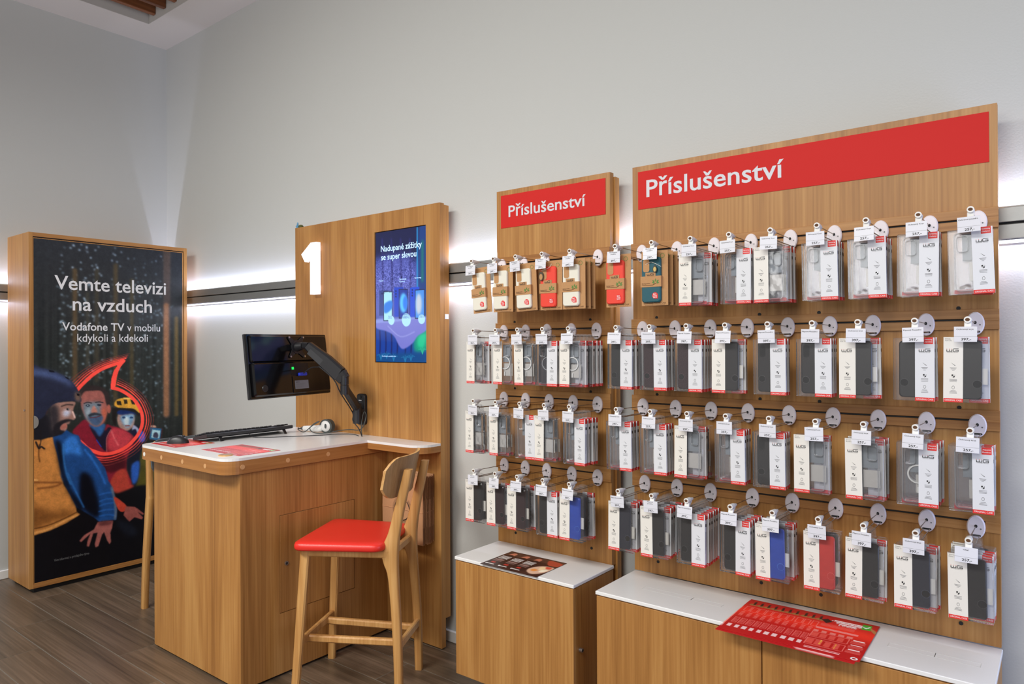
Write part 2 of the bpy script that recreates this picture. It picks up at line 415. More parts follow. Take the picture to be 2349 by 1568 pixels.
def print_mesh(name, cv, org, du, dv, mat):
    """grid mesh: org = top left, du = vector across, dv = vector down"""
    Hc, Wc, _ = cv.shape
    u = (np.arange(Wc) / (Wc - 1))[None, :, None]; v = (np.arange(Hc) / (Hc - 1))[:, None, None]
    co = (np.array(org) + u * np.array(du) + v * np.array(dv)).reshape(-1, 3)
    i = (np.arange(Hc - 1)[:, None] * Wc + np.arange(Wc - 1)[None, :]).reshape(-1)
    f = np.stack([i, i + Wc, i + Wc + 1, i + 1], 1)
    me = bpy.data.meshes.new(name); me.vertices.add(len(co)); me.vertices.foreach_set('co', co.astype(np.float32).ravel())
    me.loops.add(f.size); me.loops.foreach_set('vertex_index', f.astype(np.int32).ravel())
    me.polygons.add(len(f)); me.polygons.foreach_set('loop_start', (np.arange(len(f)) * 4).astype(np.int32))
    me.update(calc_edges=True)
    c = np.clip(cv, 0, 255) / 255; c = np.where(c <= 0.04045, c / 12.92, ((c + 0.055) / 1.055) ** 2.4)
    a = me.color_attributes.new('print', 'FLOAT_COLOR', 'POINT')
    a.data.foreach_set('color', np.concatenate([c.reshape(-1, 3), np.ones((Hc * Wc, 1))], 1).astype(np.float32).ravel())
    me.materials.append(mat)
    return me
def print_mat(name, rough=0.25, gain=1.0, emis=0.0, spec=0.4):
    m, t, b = nmat(name)
    a = t.nodes.new('ShaderNodeAttribute'); a.attribute_name = 'print'
    g = t.nodes.new('ShaderNodeVectorMath'); g.operation = 'SCALE'; g.inputs['Scale'].default_value = gain
    t.links.new(a.outputs['Color'], g.inputs[0])
    if emis > 0:
        b.inputs['Base Color'].default_value = (0.01, 0.01, 0.012, 1)
        t.links.new(a.outputs['Color'], b.inputs['Emission Color']); b.inputs['Emission Strength'].default_value = emis
    else: t.links.new(g.outputs[0], b.inputs['Base Color'])
    b.inputs['Roughness'].default_value = rough; b.inputs['Specular IOR Level'].default_value = spec
    return m
POSTER = 'S|80,66,46|7/2.2|1|249 86 248 272 247 457;S|58,54,44|6/2.2|1|388 82 387 252 386 421;S|70,60,42|7/2.2|1|513 61 512 282 510 502;S|66,58,38|6/2.2|1|625 105 623 286 622 466;S|70,60,56|13/2.2|1|880 -6 878 268 876 542;S|135,95,66|9/2.2|1|874 181 873 362 872 542;S|88,74,46|7/2.2|1|952 222 951 383 950 545;S|84,62,44|5/2.2|1|1001 179 1000 363 999 547;S|60,58,50|4/2.2|1|327 153 327 267 326 382;P|84,80,34|3|1|538 655 768 660 767 766 538 750;P|74,70,28|3|1|609 709 763 723 762 865 658 865;P|22,26,40|2|1|555 579 636 566 697 583 713 614 696 643 679 680 674 718 646 766 608 763 586 712 581 675 598 614;P|34,84,185|1.5|1|674 592 710 594 713 622 674 622;P|150,155,180|1|1|631 567 674 585 660 604 625 590;P|20,24,50|1|1|614 589 647 581 658 599 636 605;P|40,85,170|2|1|619 697 674 687 662 742 624 754;P|158,124,112|1.2|1|642 550 630 571 599 583 562 582 532 567 521 545 533 524 562 511 600 513 630 527;P|112,150,180|2.5|1|547 535 636 533 625 560 592 576 555 557;P|190,205,210|2|1|603 554 600 563 590 568 579 567 569 562 566 553 569 544 579 539 590 540 600 545;P|20,40,90|1.5|1|513 521 566 513 647 521 658 536 620 531 545 532;P|25,50,90|0.6|1|578 541 575 543 569 544 562 544 556 542 554 541 556 539 562 538 570 538 575 540;P|25,50,90|0.6|1|632 544 629 546 623 546 616 546 610 545 608 543 610 541 616 540 624 541 630 542;P|120,60,60|0.6|1|609 569 606 570 596 570 585 570 575 569 572 567 575 566 585 566 596 566 606 567;P|28,24,24|1|1|487 513 524 509 636 515 678 532 669 542 636 527 555 517 518 524 513 565 494 557;P|206,150,52|0.8|1|501 498 518 484 561 479 620 480 658 494 676 514 675 531 636 516 566 511 524 508;P|40,32,22|0.5|0|516 488 545 488 553 502 521 500;P|40,32,22|0.5|0|565 484 588 484 593 498 570 499;P|40,32,22|0.5|0|612 486 637 488 645 503 623 501;P|40,32,22|0.5|0|656 499 667 502 672 514 661 511;P|235,190,100|1|1|566 479 615 481 609 484 572 484;P|60,36,40|0.6|0|751 578 848 588 834 629 742 620;P|40,92,130|0.6|0|754 580 837 588 824 627 747 618;P|165,205,215|0.8|0|767 588 828 594 818 619 760 614;P|60,60,80|0.8|1|780 600 798 598 811 606 807 617 775 613;P|190,150,130|1|1|756 575 786 575 797 582 762 580;P|12,12,17|2|1|422 776 633 764 763 796 761 1029 -20 1007 -36 851 193 795;P|122,28,44|1.2|1|231 573 270 551 309 538 349 554 389 594 429 581 450 558 481 564 555 577 609 594 644 612 619 639 586 675 586 712 613 761 408 746 358 674 279 598;P|178,56,66|2.5|1|486 572 566 582 625 605 587 633 554 648 470 641 455 609;S|215,110,110|1.6/1.4|1|481 579 502 604 528 627;P|66,18,28|3|1|560 656 439 652 424 702 570 706;P|168,60,48|2|1|576 706 608 755 613 755 634 764 583 772 509 776 470 750 509 712;P|28,22,40|1|1|344 561 435 577 460 568 481 574 452 602 446 640 409 624 378 598;S|170,90,90|1.2/0.6|1|479 576 450 602 450 643;S|30,60,170|1.2/0.6|1|383 603 414 626;P|44,88,140|1.8|1|336 553 432 555 435 572 404 594 378 577;P|150,88,80|1|1|285 457 309 448 384 446 430 456 445 480 460 500 450 529 424 555 384 563 344 554 309 529 285 495;P|110,124,134|3|1|304 488 359 486 409 489 409 513 422 542 389 559 349 550 315 534 300 507;P|150,165,175|2.5|1|344 516 341 522 333 527 324 526 317 522 314 515 317 508 324 504 334 504 341 508;P|185,120,105|1.5|1|366 497 390 517 371 524 349 516;P|190,95,70|3|1|425 509 448 514 440 543 417 552;P|66,86,116|2|1|329 533 359 530 419 530 424 544 386 560 351 551;P|46,52,62|0.9|1|334 523 374 519 415 526 412 530 374 527 336 531;S|95,38,44|1.3/0.5|1|341 533 369 534 404 531;P|28,38,52|0.7|1|342 496 339 498 332 499 324 499 317 497 314 496 317 494 324 493 332 493 339 495;P|28,38,52|0.7|1|416 497 413 499 406 500 397 499 390 498 387 496 390 494 397 493 406 494 413 495;P|200,225,240|0.4|1|331 495 330 496 329 496 327 496 326 496 325 495 326 494 327 494 329 494 330 494;S|45,42,48|1.8/0.6|1|304 489 327 486 351 489;S|45,42,48|1.8/0.6|1|378 488 402 487 426 490;P|44,36,36|1.2|1|279 464 285 447 319 437 369 435 425 444 461 461 472 486 461 503 446 492 435 468 410 453 359 452 309 453 287 466;P|168,92,78|1|1|478 511 476 519 469 524 461 523 454 518 451 510 454 502 461 497 469 498 476 503;S|255,78,66|5.6/0.35|1|241 461 270 442 310 423 359 403 410 388 462 378 509 371 540 367 564 362;P|255,78,66|0.3|0|509 371 583 360 546 380 530 394 518 414 511 438 503 449 479 449 479 435 485 413 501 391 524 377;S|255,78,66|5.6/0.35|1|490 446 529 451 577 463 631 483 669 507 691 530 698 553 691 575 669 597 636 615 587 634 528 646 470 650 419 648 368 638 328 627 279 603;S|255,78,66|1.7/0.3|1|228 448 300 412 361 391 420 376 482 366 582 354;S|255,78,66|1.7/0.3|1|521 435 574 447 631 467 685 495 719 531 726 559 714 585 686 609 636 633 571 650 502 660 439 662 383 656 338 642;S|222,72,62|1.2/0.3|1|217 441 291 407 354 386 416 371 482 361 589 350;S|222,72,62|1.2/0.3|1|524 429 580 442 641 463 699 493 734 531 742 560 728 588 697 614 645 639 575 657 501 668 439 669 383 662 338 648;S|179,64,56|0.9/0.3|1|206 433 283 402 347 381 411 366 482 356 597 345;S|179,64,56|0.9/0.3|1|528 423 586 437 651 459 713 491 751 532 759 560 743 590 710 618 655 646 580 665 501 675 439 676 383 670 338 654;S|126,55,50|0.7/0.3|1|194 426 273 396 339 376 407 361 482 351 606 339;S|126,55,50|0.7/0.3|1|533 416 593 432 661 454 728 489 770 533 777 561 759 592 723 623 665 653 585 673 501 683 439 685 383 677 338 661;P|24,24,30|1.5|1|-23 512 95 521 117 563 117 588 71 591 -23 586;P|150,112,100|1|1|104 486 165 481 247 482 241 498 236 510 250 529 241 536 221 536 212 547 198 548 197 559 188 569 155 584 117 569 104 533;P|46,42,46|4|1|90 489 139 492 150 523 141 569 108 576 90 532;P|190,195,215|3|1|183 505 221 511 198 525 174 519;S|225,190,180|2.2/0.8|1|233 512 246 529;P|30,28,33|1.4|1|132 543 183 533 221 534 226 538 183 544 162 552 157 562 188 569 183 587 141 587 110 568;P|165,100,88|0.7|1|159 553 183 545 197 549 196 558 179 561 162 563;P|24,24,30|0.6|1|213 504 211 505 206 506 200 506 196 505 194 503 196 501 200 500 206 501 211 502;P|225,225,230|0.3|1|210 503 209 504 208 504 206 504 205 504 205 503 205 502 206 502 208 502 209 502;S|60,46,44|2/0.7|1|165 493 198 489 234 491;P|72,36,36|2|1|81 503 78 509 71 513 63 512 56 508 54 502 56 496 63 493 71 493 78 497;P|33,37,56|0.8|1|-26 376 50 378 118 388 174 401 222 418 260 442 281 466 285 483 241 480 165 480 118 486 86 498 49 524 -27 521;P|72,88,130|5|1|0 381 95 389 174 405 222 423 236 437 165 419 72 403 0 397;P|110,86,72|3|1|248 455 276 457 281 480 253 478;P|12,12,20|0.5|0|87 383 118 387 125 392 93 390;P|12,12,20|0.5|0|184 404 205 409 213 415 191 410;P|12,12,20|0.5|0|257 457 275 459 276 466 260 464;P|184,120,60|1|0|-27 584 49 587 85 583 114 582 122 602 138 633 164 685 175 725 216 758 252 795 256 815 278 823 193 842 98 855 -28 863;P|120,74,34|6|1|-3 775 106 801 220 806 238 820 106 831 -3 840;S|110,62,30|2.5/1.5|1|-3 707 85 714 163 720 120 728 22 727;S|235,180,110|1.5/1|1|-1 700 22 703;S|80,45,20|1.6/0.8|1|-1 842 85 839 184 827 256 815;S|205,145,80|3/1.2|1|-1 854 85 850 171 836 260 824;S|90,52,24|1.6/0.8|1|34 600 29 627 35 650;S|26,22,24|2.4/0.6|1|13 592 30 611 44 607 62 614;S|26,22,24|1.4/0.5|1|40 560 42 587 35 607;P|27,66,122|1|0|112 582 164 577 195 564 233 579 269 584 286 605 338 627 388 659 439 693 470 745 446 717 485 755 518 817 513 860 398 856 365 840 310 820 256 800 202 746 150 684 175 725 138 633 120 602;P|6,9,18|3.5|1|127 591 169 612 178 686 211 727 220 743 274 784 301 817 256 800 202 746 159 691 138 633;P|7,10,20|4|1|279 701 343 710 375 754 399 800 394 842 328 824 278 784;P|48,110,190|3.5|1|183 596 240 585 274 612 289 646 221 635 178 637;S|40,100,180|3/1.5|1|308 630 358 662 408 706 439 741;S|36,88,160|2/1|1|403 774 444 771 485 773;S|36,88,160|2/1|1|403 794 446 790 489 792;S|36,88,160|2/1|1|403 808 451 804 499 806;S|36,88,160|2/1|1|398 825 449 823 501 827;S|36,88,160|2/1|1|403 839 452 839 501 845;S|45,105,170|2.2/1.2|1|176 605 178 651 197 699 220 728;S|40,96,160|2/1.2|1|203 694 238 738 301 804;S|92,104,122|3.5/1.5|1|482 757 502 797 509 834 504 856;P|152,88,82|0.8|0|389 857 491 861 485 882 473 897 477 927 466 932 452 920 431 891 418 898 393 931 375 933 370 922 389 889 360 889 333 927 319 924 324 907 343 887 283 908 273 903 301 889 365 877;P|96,50,50|2.2|1|403 857 484 861 470 871 403 870;P|178,62,46|0.8|1|498 786 583 822 563 839 526 829;P|142,76,70|0.8|0|579 823 643 830 707 857 699 861 661 848 700 869 689 874 638 863 602 874 562 850;P|20,24,34|4|1|518 862 617 885 658 916 607 921 543 892'
SCREEN = 'P|18,24,70|8|1|6 -2 1017 2 1014 237 4 192;P|84,92,175|10|1|16 228 776 244 771 672 11 669;S|40,40,110|3/2|1|138 55 149 323 131 635;S|40,40,110|3/2|1|326 65 337 330 320 638;S|40,40,110|3/2|1|510 75 521 337 504 641;S|40,40,110|3/2|1|690 85 700 344 683 644;P|25,60,125|3|1|866 1 1017 2 1009 675 858 673;S|35,140,205|3.2/1.2|1|834 8 830 348 832 672;S|20,120,110|5/3|1|930 115 926 403;P|20,60,150|4|1|10 723 1008 709 1009 1004 7 1006;S|20,24,80|2.5/1.5|1|82 759 90 858 80 947;S|20,24,80|2.5/1.5|1|201 760 209 858 199 947;S|20,24,80|2.5/1.5|1|318 762 326 858 316 947;S|20,24,80|2.5/1.5|1|434 763 442 859 432 946;S|20,24,80|2.5/1.5|1|593 764 600 859 590 946;S|20,24,80|2.5/1.5|1|704 765 712 860 702 945;P|14,150,120|5|1|803 766 1008 734 1006 903 768 920;P|30,190,140|3|1|857 809 986 793 942 886 834 877;P|10,70,130|4|1|7 947 1006 928 1005 1008 7 1010;S|30,120,170|0.9/0.5|1|222 973 186 938 144 940;S|30,120,170|0.9/0.5|1|222 973 204 938 184 930;S|30,120,170|0.9/0.5|1|222 973 222 938 223 920;S|30,120,170|0.9/0.5|1|222 973 241 938 261 930;S|30,120,170|0.9/0.5|1|222 973 259 938 300 940;S|30,120,170|0.9/0.5|1|362 990 327 955 286 957;S|30,120,170|0.9/0.5|1|362 990 344 955 324 947;S|30,120,170|0.9/0.5|1|362 990 362 955 363 938;S|30,120,170|0.9/0.5|1|362 990 380 955 401 947;S|30,120,170|0.9/0.5|1|362 990 398 955 438 957;S|30,120,170|0.9/0.5|1|590 998 556 963 516 965;S|30,120,170|0.9/0.5|1|590 998 573 963 553 955;S|30,120,170|0.9/0.5|1|590 998 590 963 590 946;S|30,120,170|0.9/0.5|1|590 998 607 963 627 955;S|30,120,170|0.9/0.5|1|590 998 625 963 664 965;S|30,120,170|0.9/0.5|1|701 988 668 954 628 956;S|30,120,170|0.9/0.5|1|701 988 685 954 665 946;S|30,120,170|0.9/0.5|1|701 988 702 954 702 937;S|30,120,170|0.9/0.5|1|701 988 719 954 738 946;S|30,120,170|0.9/0.5|1|701 988 736 954 774 956;S|50,190,140|0.9/0.5|1|920 936 887 903 849 904;S|50,190,140|0.9/0.5|1|920 936 904 903 885 895;S|50,190,140|0.9/0.5|1|920 936 920 903 921 886;S|50,190,140|0.9/0.5|1|920 936 937 903 956 895;S|50,190,140|0.9/0.5|1|920 936 954 903 991 904;S|30,120,170|0.9/0.5|1|103 983 67 947 24 949;S|30,120,170|0.9/0.5|1|103 983 85 947 64 939;S|30,120,170|0.9/0.5|1|103 983 104 947 104 929;S|30,120,170|0.9/0.5|1|103 983 122 947 143 939;S|30,120,170|0.9/0.5|1|103 983 140 947 182 949;P|134,146,215|2|1|15 669 366 670 1009 663 1008 709 593 712 15 709;P|116,118,200|1.2|1|15 703 365 696 1009 679 1003 759 835 805 729 860 557 901 467 872 364 799 201 762 27 743;S|150,155,220|1.5/1|1|248 725 502 807 770 774;P|45,60,130|0.4|0|74 450 252 450 249 644 71 643;P|20,30,70|0.4|0|162 457 345 461 342 689 159 687;P|165,222,240|0.5|0|174 465 333 467 331 682 171 680;P|40,120,220|1.5|1|180 556 330 533 329 594 188 627;P|22,62,190|0.4|0|380 433 563 438 560 658 377 655;P|14,20,60|0.4|0|472 447 650 452 647 674 469 671;P|25,50,150|0.5|0|483 454 639 459 636 667 481 664;P|90,195,250|3|1|633 557 619 600 583 626 538 625 502 598 489 554 503 511 540 485 584 486 620 514;P|40,120,230|2|1|640 557 631 588 608 606 581 605 558 586 550 555 559 525 582 507 609 507 632 527;P|26,72,205|0.4|0|692 445 866 443 863 662 690 662;P|14,24,70|0.4|0|785 462 966 463 964 679 782 679;P|70,140,225|0.5|0|796 469 956 469 953 672 793 672;P|190,200,215|3|1|912 572 900 617 872 644 837 643 809 615 799 569 810 525 839 497 874 498 901 527;P|10,20,80|0.3|1|428 463 425 467 418 470 410 469 403 467 401 462 403 458 410 456 419 456 426 459;P|10,20,80|0.3|1|428 484 425 488 418 491 410 490 403 488 400 483 403 479 410 477 418 477 425 480;P|10,20,80|0.3|1|428 505 425 509 418 512 409 511 403 509 400 504 403 500 410 498 418 498 425 501;P|10,20,80|0.3|1|747 464 745 468 738 470 730 470 723 467 721 463 723 459 730 457 738 457 745 460;P|10,20,80|0.3|1|747 484 745 488 738 491 730 490 723 488 721 484 723 480 730 477 738 478 745 480;P|10,20,80|0.3|1|747 505 744 509 738 511 729 511 723 508 720 504 723 500 730 498 738 498 744 501;P|10,20,80|0.3|1|147 475 145 479 137 481 129 481 121 478 119 474 122 470 129 467 138 468 145 470;P|172,222,240|0.4|1|382 683 370 704 338 716 299 715 268 702 256 681 268 661 300 648 339 649 370 662;P|172,222,240|0.4|1|703 684 686 713 642 730 588 730 545 711 528 682 545 653 589 636 643 637 687 655;P|172,222,240|0.4|1|972 683 960 704 928 716 888 716 855 702 843 681 856 660 888 648 928 649 960 662'
HOOKS = [
    ('s1', 0, -2.0147, 0.0274, 'white', 'E', 1, '297', 'Ekologické\npouzdro'),
    ('s1', 1, -1.8925, 0.0316, 'white', 'E', 2, '297', 'Ekologické\npouzdro'),
    ('s1', 2, -1.7736, 0.0310, 'white', 'E', 3, '297', 'Ekologické\npouzdro'),
    ('s1', 3, -1.6403, 0.0265, 'red', 'E', 3, '297', 'Ekologické\npouzdro'),
    ('s1', 4, -1.5078, 0.0018, 'white', 'E', 3, '297', 'Ekologické\npouzdro'),
    ('b1', 0, -1.3068, -0.0018, 'red', 'E', 1, '297', 'Ekologické\npouzdro'),
    ('b1', 1, -1.1583, -0.0021, 'teal', 'E', 3, '297', 'Ekologické\npouzdro'),
    ('b1', 2, -1.0115, -0.0012, 'clear', 'L', 4, '257', 'Ochranný Kryt'),
    ('b1', 3, -0.8755, 0.0110, 'clear', 'R', 3, '257', 'Ochranný Kryt'),
    ('b1', 4, -0.7396, -0.0098, 'clear', 'L', 5, '257', 'Ochranný Kryt'),
    ('b1', 5, -0.5982, -0.0023, 'clear', 'R', 4, '257', 'Ochranný Kryt'),
    ('b1', 6, -0.4604, -0.0063, 'clear', 'R', 4, '257', 'Ochranný Kryt'),
    ('b1', 7, -0.3246, -0.0058, 'clear', 'R', 3, '257', 'Ochranný Kryt'),
    ('b1', 8, -0.1999, -0.0073, 'clear', 'R', 3, '257', 'Ochranné pouzdro'),
    ('s2', 0, -2.0065, -0.0097, 'clear', 'L', 2, '257', 'Ochranný kryt'),
    ('s2', 1, -1.8824, 0.0204, 'ring', 'L', 1, '297', 'Ochranný kryt'),
    ('s2', 2, -1.7664, 0.0138, 'ring', 'L', 2, '397', 'Ochranný kryt'),
    ('s2', 3, -1.6401, -0.0008, 'greyring', 'R', 2, '397', 'Ochranné pouzdro'),
    ('s2', 4, -1.5167, -0.0049, 'ring', 'L', 6, '397', 'Ochranné pouzdro'),
    ('b2', 0, -1.3056, -0.0003, 'black', 'R', 4, '397', 'Ochranný kryt'),
    ('b2', 1, -1.1686, -0.0030, 'wine', 'R', 3, '397', 'Ochranný kryt'),
    ('b2', 2, -1.0286, -0.0086, 'wine', 'R', 4, '397', 'Flipové Pouzdro'),
    ('b2', 3, -0.8910, -0.0032, 'dark', 'L', 2, '397', 'Flipové Pouzdro'),
    ('b2', 4, -0.7507, -0.0056, 'dark', 'R', 2, '397', 'Flipové Pouzdro'),
    ('b2', 5, -0.6143, -0.0040, 'dark', 'R', 3, '397', 'Flipové Pouzdro'),
    ('b2', 6, -0.4845, -0.0056, 'black', 'L', 2, '397', 'Ochranný kryt'),
    ('b2', 7, -0.3360, -0.0075, 'black', 'R', 2, '397', 'Flipové Pouzdro'),
    ('b2', 8, -0.2086, -0.0060, 'black', 'L', 2, '397', 'Ochranný kryt'),
    ('s3', 0, -2.0085, -0.0162, 'clear', 'L', 2, '257', 'Ochranný kryt'),
    ('s3', 1, -1.8844, -0.0050, 'clear', 'L', 2, '257', 'Ochranný kryt'),
    ('s3', 2, -1.7568, 0.0016, 'clear', 'R', 1, '257', 'Ochranný kryt'),
    ('s3', 3, -1.6334, -0.0138, 'clear', 'L', 2, '257', 'Ochranný kryt'),
    ('s3', 4, -1.5139, 0.0024, 'clear', 'R', 4, '257', 'Ochranný kryt'),
    ('b3', 0, -1.3061, -0.0072, 'clear', 'R', 3, '297', 'Ochranný kryt'),
    ('b3', 1, -1.1680, -0.0048, 'clear', 'R', 3, '257', 'Ochranný kryt'),
    ('b3', 2, -1.0276, -0.0054, 'clear', 'L', 4, '257', 'Ochranný kryt'),
    ('b3', 3, -0.8905, 0.0001, 'clear', 'R', 3, '257', 'Ochranný kryt'),
    ('b3', 4, -0.7481, -0.0123, 'dark', 'R', 3, '257', 'Ochranný kryt'),
    ('b3', 5, -0.6063, -0.0200, 'clear', 'L', 2, '257', 'Ochranný kryt'),
    ('b3', 6, -0.4712, -0.0048, 'clear', 'L', 4, '257', 'Ochranný kryt'),
    ('b3', 7, -0.3363, -0.0005, 'ring', 'R', 5, '257', 'Ochranný kryt'),
    ('b3', 8, -0.2050, -0.0033, 'clear', 'R', 4, '257', 'Ochranný kryt'),
    ('s4', 0, -2.0080, -0.0176, 'dark', 'L', 2, '197', 'Flipové\npouzdro'),
    ('s4', 1, -1.8888, -0.0163, 'wine', 'L', 2, '397', 'Flipové\npouzdro'),
    ('s4', 2, -1.7715, -0.0200, 'wine', 'L', 3, '397', 'Flipové pouzdro'),
    ('s4', 3, -1.6420, -0.0038, 'black', 'R', 2, '397', 'Flipové pouzdro'),
    ('s4', 4, -1.5159, -0.0086, 'blue', 'L', 4, '397', 'Flipové pouzdro'),
    ('b4', 0, -1.3002, -0.0027, 'navy', 'L', 4, '397', 'Flipové pouzdro'),
    ('b4', 1, -1.1643, -0.0057, 'black', 'L', 6, '397', 'Flipové\npouzdro'),
    ('b4', 2, -1.0318, 0.0019, 'black', 'R', 6, '397', 'Flipové pouzdro'),
    ('b4', 3, -0.8766, 0.0031, 'black', 'R', 5, '397', 'Flipové Pouzdro'),
    ('b4', 4, -0.7395, -0.0117, 'blue', 'L', 5, '397', 'Flipové Pouzdro'),
    ('b4', 5, -0.6003, 0.0017, 'red', 'L', 3, '397', 'Ochranný kryt'),
    ('b4', 6, -0.4732, -0.0017, 'black', 'L', 3, '397', 'Flipové Pouzdro'),
    ('b4', 7, -0.3376, -0.0066, 'navy', 'L', 3, '397', 'Ochranný kryt'),
    ('b4', 8, -0.2107, -0.0000, 'black', 'L', 6, '257', 'Obal'),
]
def wp(name, mb, parent, root=None, label=None):
    """part modelled in room coordinates, hung under a thing whose empty stands at its base"""
    c = (root or parent).location
    mb.v = [(a - c[0], b - c[1], d - c[2]) for a, b, d in mb.v]
    return part(name, mb, parent, label)
# ================================================================ SETTING
XL, YW, ZC = -5.43, 2.62, 3.785
floor = struct(link('floor', MB().box(XL, 2.6, -3.0, YW, -0.05, -0.0012, M_grout).mesh('floor')))
pl = MB().cbox(0.002, 1.198, 0.002, 0.198, -0.02, 0.0, M_plank, c=0.0008).mesh('plank')
starts = {}
for j in range(-15, 13):
    y0 = 1.11 + 0.2 * j
    x0 = {0: -4.04, 1: -4.42, 2: -4.825, 3: -5.22, 4: -4.44, 5: -4.85}.get(j, -5.4 + (j * 0.47) % 1.2)
    while x0 > XL: x0 -= 1.2
    while x0 < 2.0:
        a, b = max(x0, XL), x0 + 1.2
        if y0 + 0.2 <= YW + 0.12 and not (y0 < -0.6 and a > 0.9):
            d = pl
            if a > x0 or y0 + 0.2 > YW:
                d = MB().cbox(a - x0 + 0.002, 1.198, 0.002, min(0.198, YW - y0), -0.02, 0, M_plank, c=0.0008).mesh('plank')
            link('plank', d, floor, (x0, y0, 0))
        x0 += 1.2
struct(link('wall_right', MB().box(XL - 0.1, 2.6, YW, YW + 0.1, 0, 4.5, M_wall).mesh('wall_right')))
struct(link('wall_left', MB().box(XL - 0.1, XL, -3.0, YW, 0, 4.5, M_wall).mesh('wall_left')))
struct(link('baseboard_right', MB().cbox(XL, 2.6, YW - 0.014, YW, 0, 0.058, M_base, c=0.004).mesh('b')))
struct(link('baseboard_left', MB().cbox(XL, XL + 0.014, -3.0, YW - 0.014, 0, 0.058, M_base, c=0.004).mesh('b')))
ox0, oy1, ox1, oy0 = -5.09, 2.335, 1.6, -2.2
cm = MB()
cm.box(XL, 2.6, oy1, YW, ZC, ZC + 0.12, M_ceil); cm.box(XL, ox0, oy0, oy1, ZC, ZC + 0.12, M_ceil)
cm.box(ox1, 2.6, oy0, oy1, ZC, ZC + 0.12, M_ceil); cm.box(XL, 2.6, -3.0, oy0, ZC, ZC + 0.12, M_ceil)
cm.box(ox0 - 0.02, ox0 + 0.002, oy0, oy1 + 0.02, ZC + 0.001, 4.45, M_plen); cm.box(ox0 + 0.002, ox1, oy1 - 0.002, oy1 + 0.02, ZC + 0.001, 4.45, M_plen)
cm.box(ox0 - 0.02, ox1, oy0, oy1 + 0.02, 4.42, 4.45, M_plen)
ceiling = struct(link('ceiling', cm.mesh('ceiling')))
sl = MB().cbox(-0.016, 0.016, -2.3, 0.0, 0.0, 0.085, M_dwood, c=0.003).mesh('slat')
for k in range(12): link('slat', sl, ceiling, (-5.0 + 0.15 * k, oy1 - 0.0022, 3.822))
# ================================================================ LIGHT RAILS
M_diff = emit('led_diffuser', (236, 236, 255), 1.6)
rail = thing('light_rail', 'long brushed aluminium light rail on the wall behind the panels', 'rail', (-2.4, YW, 1.86))
def railbox(n, z0, z1, y0, y1, m): return wp(n, MB().cbox(XL + 0.03, 2.4, y0, y1, z0, z1, m, c=0.0015), rail)
railbox('upper_profile', 1.863, 1.907, 2.588, 2.6, M_alu); railbox('lower_profile', 1.812, 1.856, 2.588, 2.6, M_alu)
railbox('groove', 1.81, 1.905, 2.6, 2.612, M_black)
railbox('light_diffuser', 1.799, 1.8085, 2.589, 2.6, M_diff)
rail2 = thing('light_rail', 'short aluminium light rail on the wall behind the big poster', 'rail', (XL, 0.8, 1.86))
def railbox2(n, z0, z1, x0, x1, m): return wp(n, MB().cbox(XL + x0, XL + x1, -1.2, YW - 0.035, z0, z1, m, c=0.0015), rail2)
railbox2('upper_profile', 1.863, 1.907, 0.02, 0.032, M_alu); railbox2('lower_profile', 1.812, 1.856, 0.02, 0.032, M_alu)
railbox2('groove', 1.81, 1.905, 0.008, 0.02, M_black)
railbox2('light_diffuser', 1.799, 1.8085, 0.02, 0.031, M_diff)
# ================================================================ POSTER CASE
PX0, PX1, PY0, PY1, PZ0, PZ1 = -5.327, -4.955, 1.552, 2.534, 0.03, 2.205
ps = thing('poster_case', 'tall free standing oak poster case with a dark forest poster by the corner', 'advertising display', ((PX0 + PX1) / 2, 2.04, 0))
fw = 0.026
b = MB(); b.box(PX0, PX1, PY0, PY0 + 0.022, PZ0, PZ1, M_oak); b.box(PX0, PX1, PY1 - 0.022, PY1, PZ0, PZ1, M_oak)
b.box(PX0, PX1, PY0 + 0.022, PY1 - 0.022, PZ1 - 0.024, PZ1, M_oaky); b.box(PX0, PX1, PY0 + 0.022, PY1 - 0.022, PZ0, PZ0 + 0.026, M_oaky)
b.box(PX0, PX0 + 0.02, PY0 + 0.022, PY1 - 0.022, PZ0 + 0.026, PZ1 - 0.024, M_oak)
wp('case_body', b, ps)
b = MB(); b.box(PX1 - 0.012, PX1 - 0.011, PY0 + 0.022, PY1 - 0.022, PZ0 + 0.026, PZ1 - 0.024, M_black)
wp('shadow_gap', b, ps)
wp('plinth', MB().box(PX0 + 0.02, PX1 - 0.02, PY0 + 0.03, PY1 - 0.03, 0.0, PZ0, M_black), ps)
dr = MB(); dr.box(PX1 - 0.011, PX1 - 0.003, PY0 + 0.0235, PY1 - 0.0265, PZ0 + 0.0265, PZ1 - 0.031, M_oak)
door = wp('poster_frame', dr, ps)
CW, CH = 236, 536
yy = np.linspace(0, 1, CH)[:, None]; xx = np.linspace(0, 1, CW)[None, :]
base = np.zeros((CH, CW, 3)); topc = np.array([38, 41, 47]); midc = np.array([36, 40, 38]); low = np.array([20, 20, 22])
t1 = np.clip(yy * 3, 0, 1)[..., None]; t2 = np.clip((yy - 0.55) * 3, 0, 1)[..., None]
base[:] = (topc * (1 - t1) + midc * t1) * (1 - t2) + low * t2
st = blur(rng.rand(CH, CW), 1.5); streak = np.repeat(rng.rand(1, CW), CH, 0); streak = blur(streak, 2.0)
base += ((streak - 0.5) * 34 * np.clip((yy - 0.04) * 4, 0, 1) * np.clip(1.3 - yy, 0, 1))[..., None] + ((st - 0.5) * 14)[..., None]
spots = np.zeros((CH, CW))
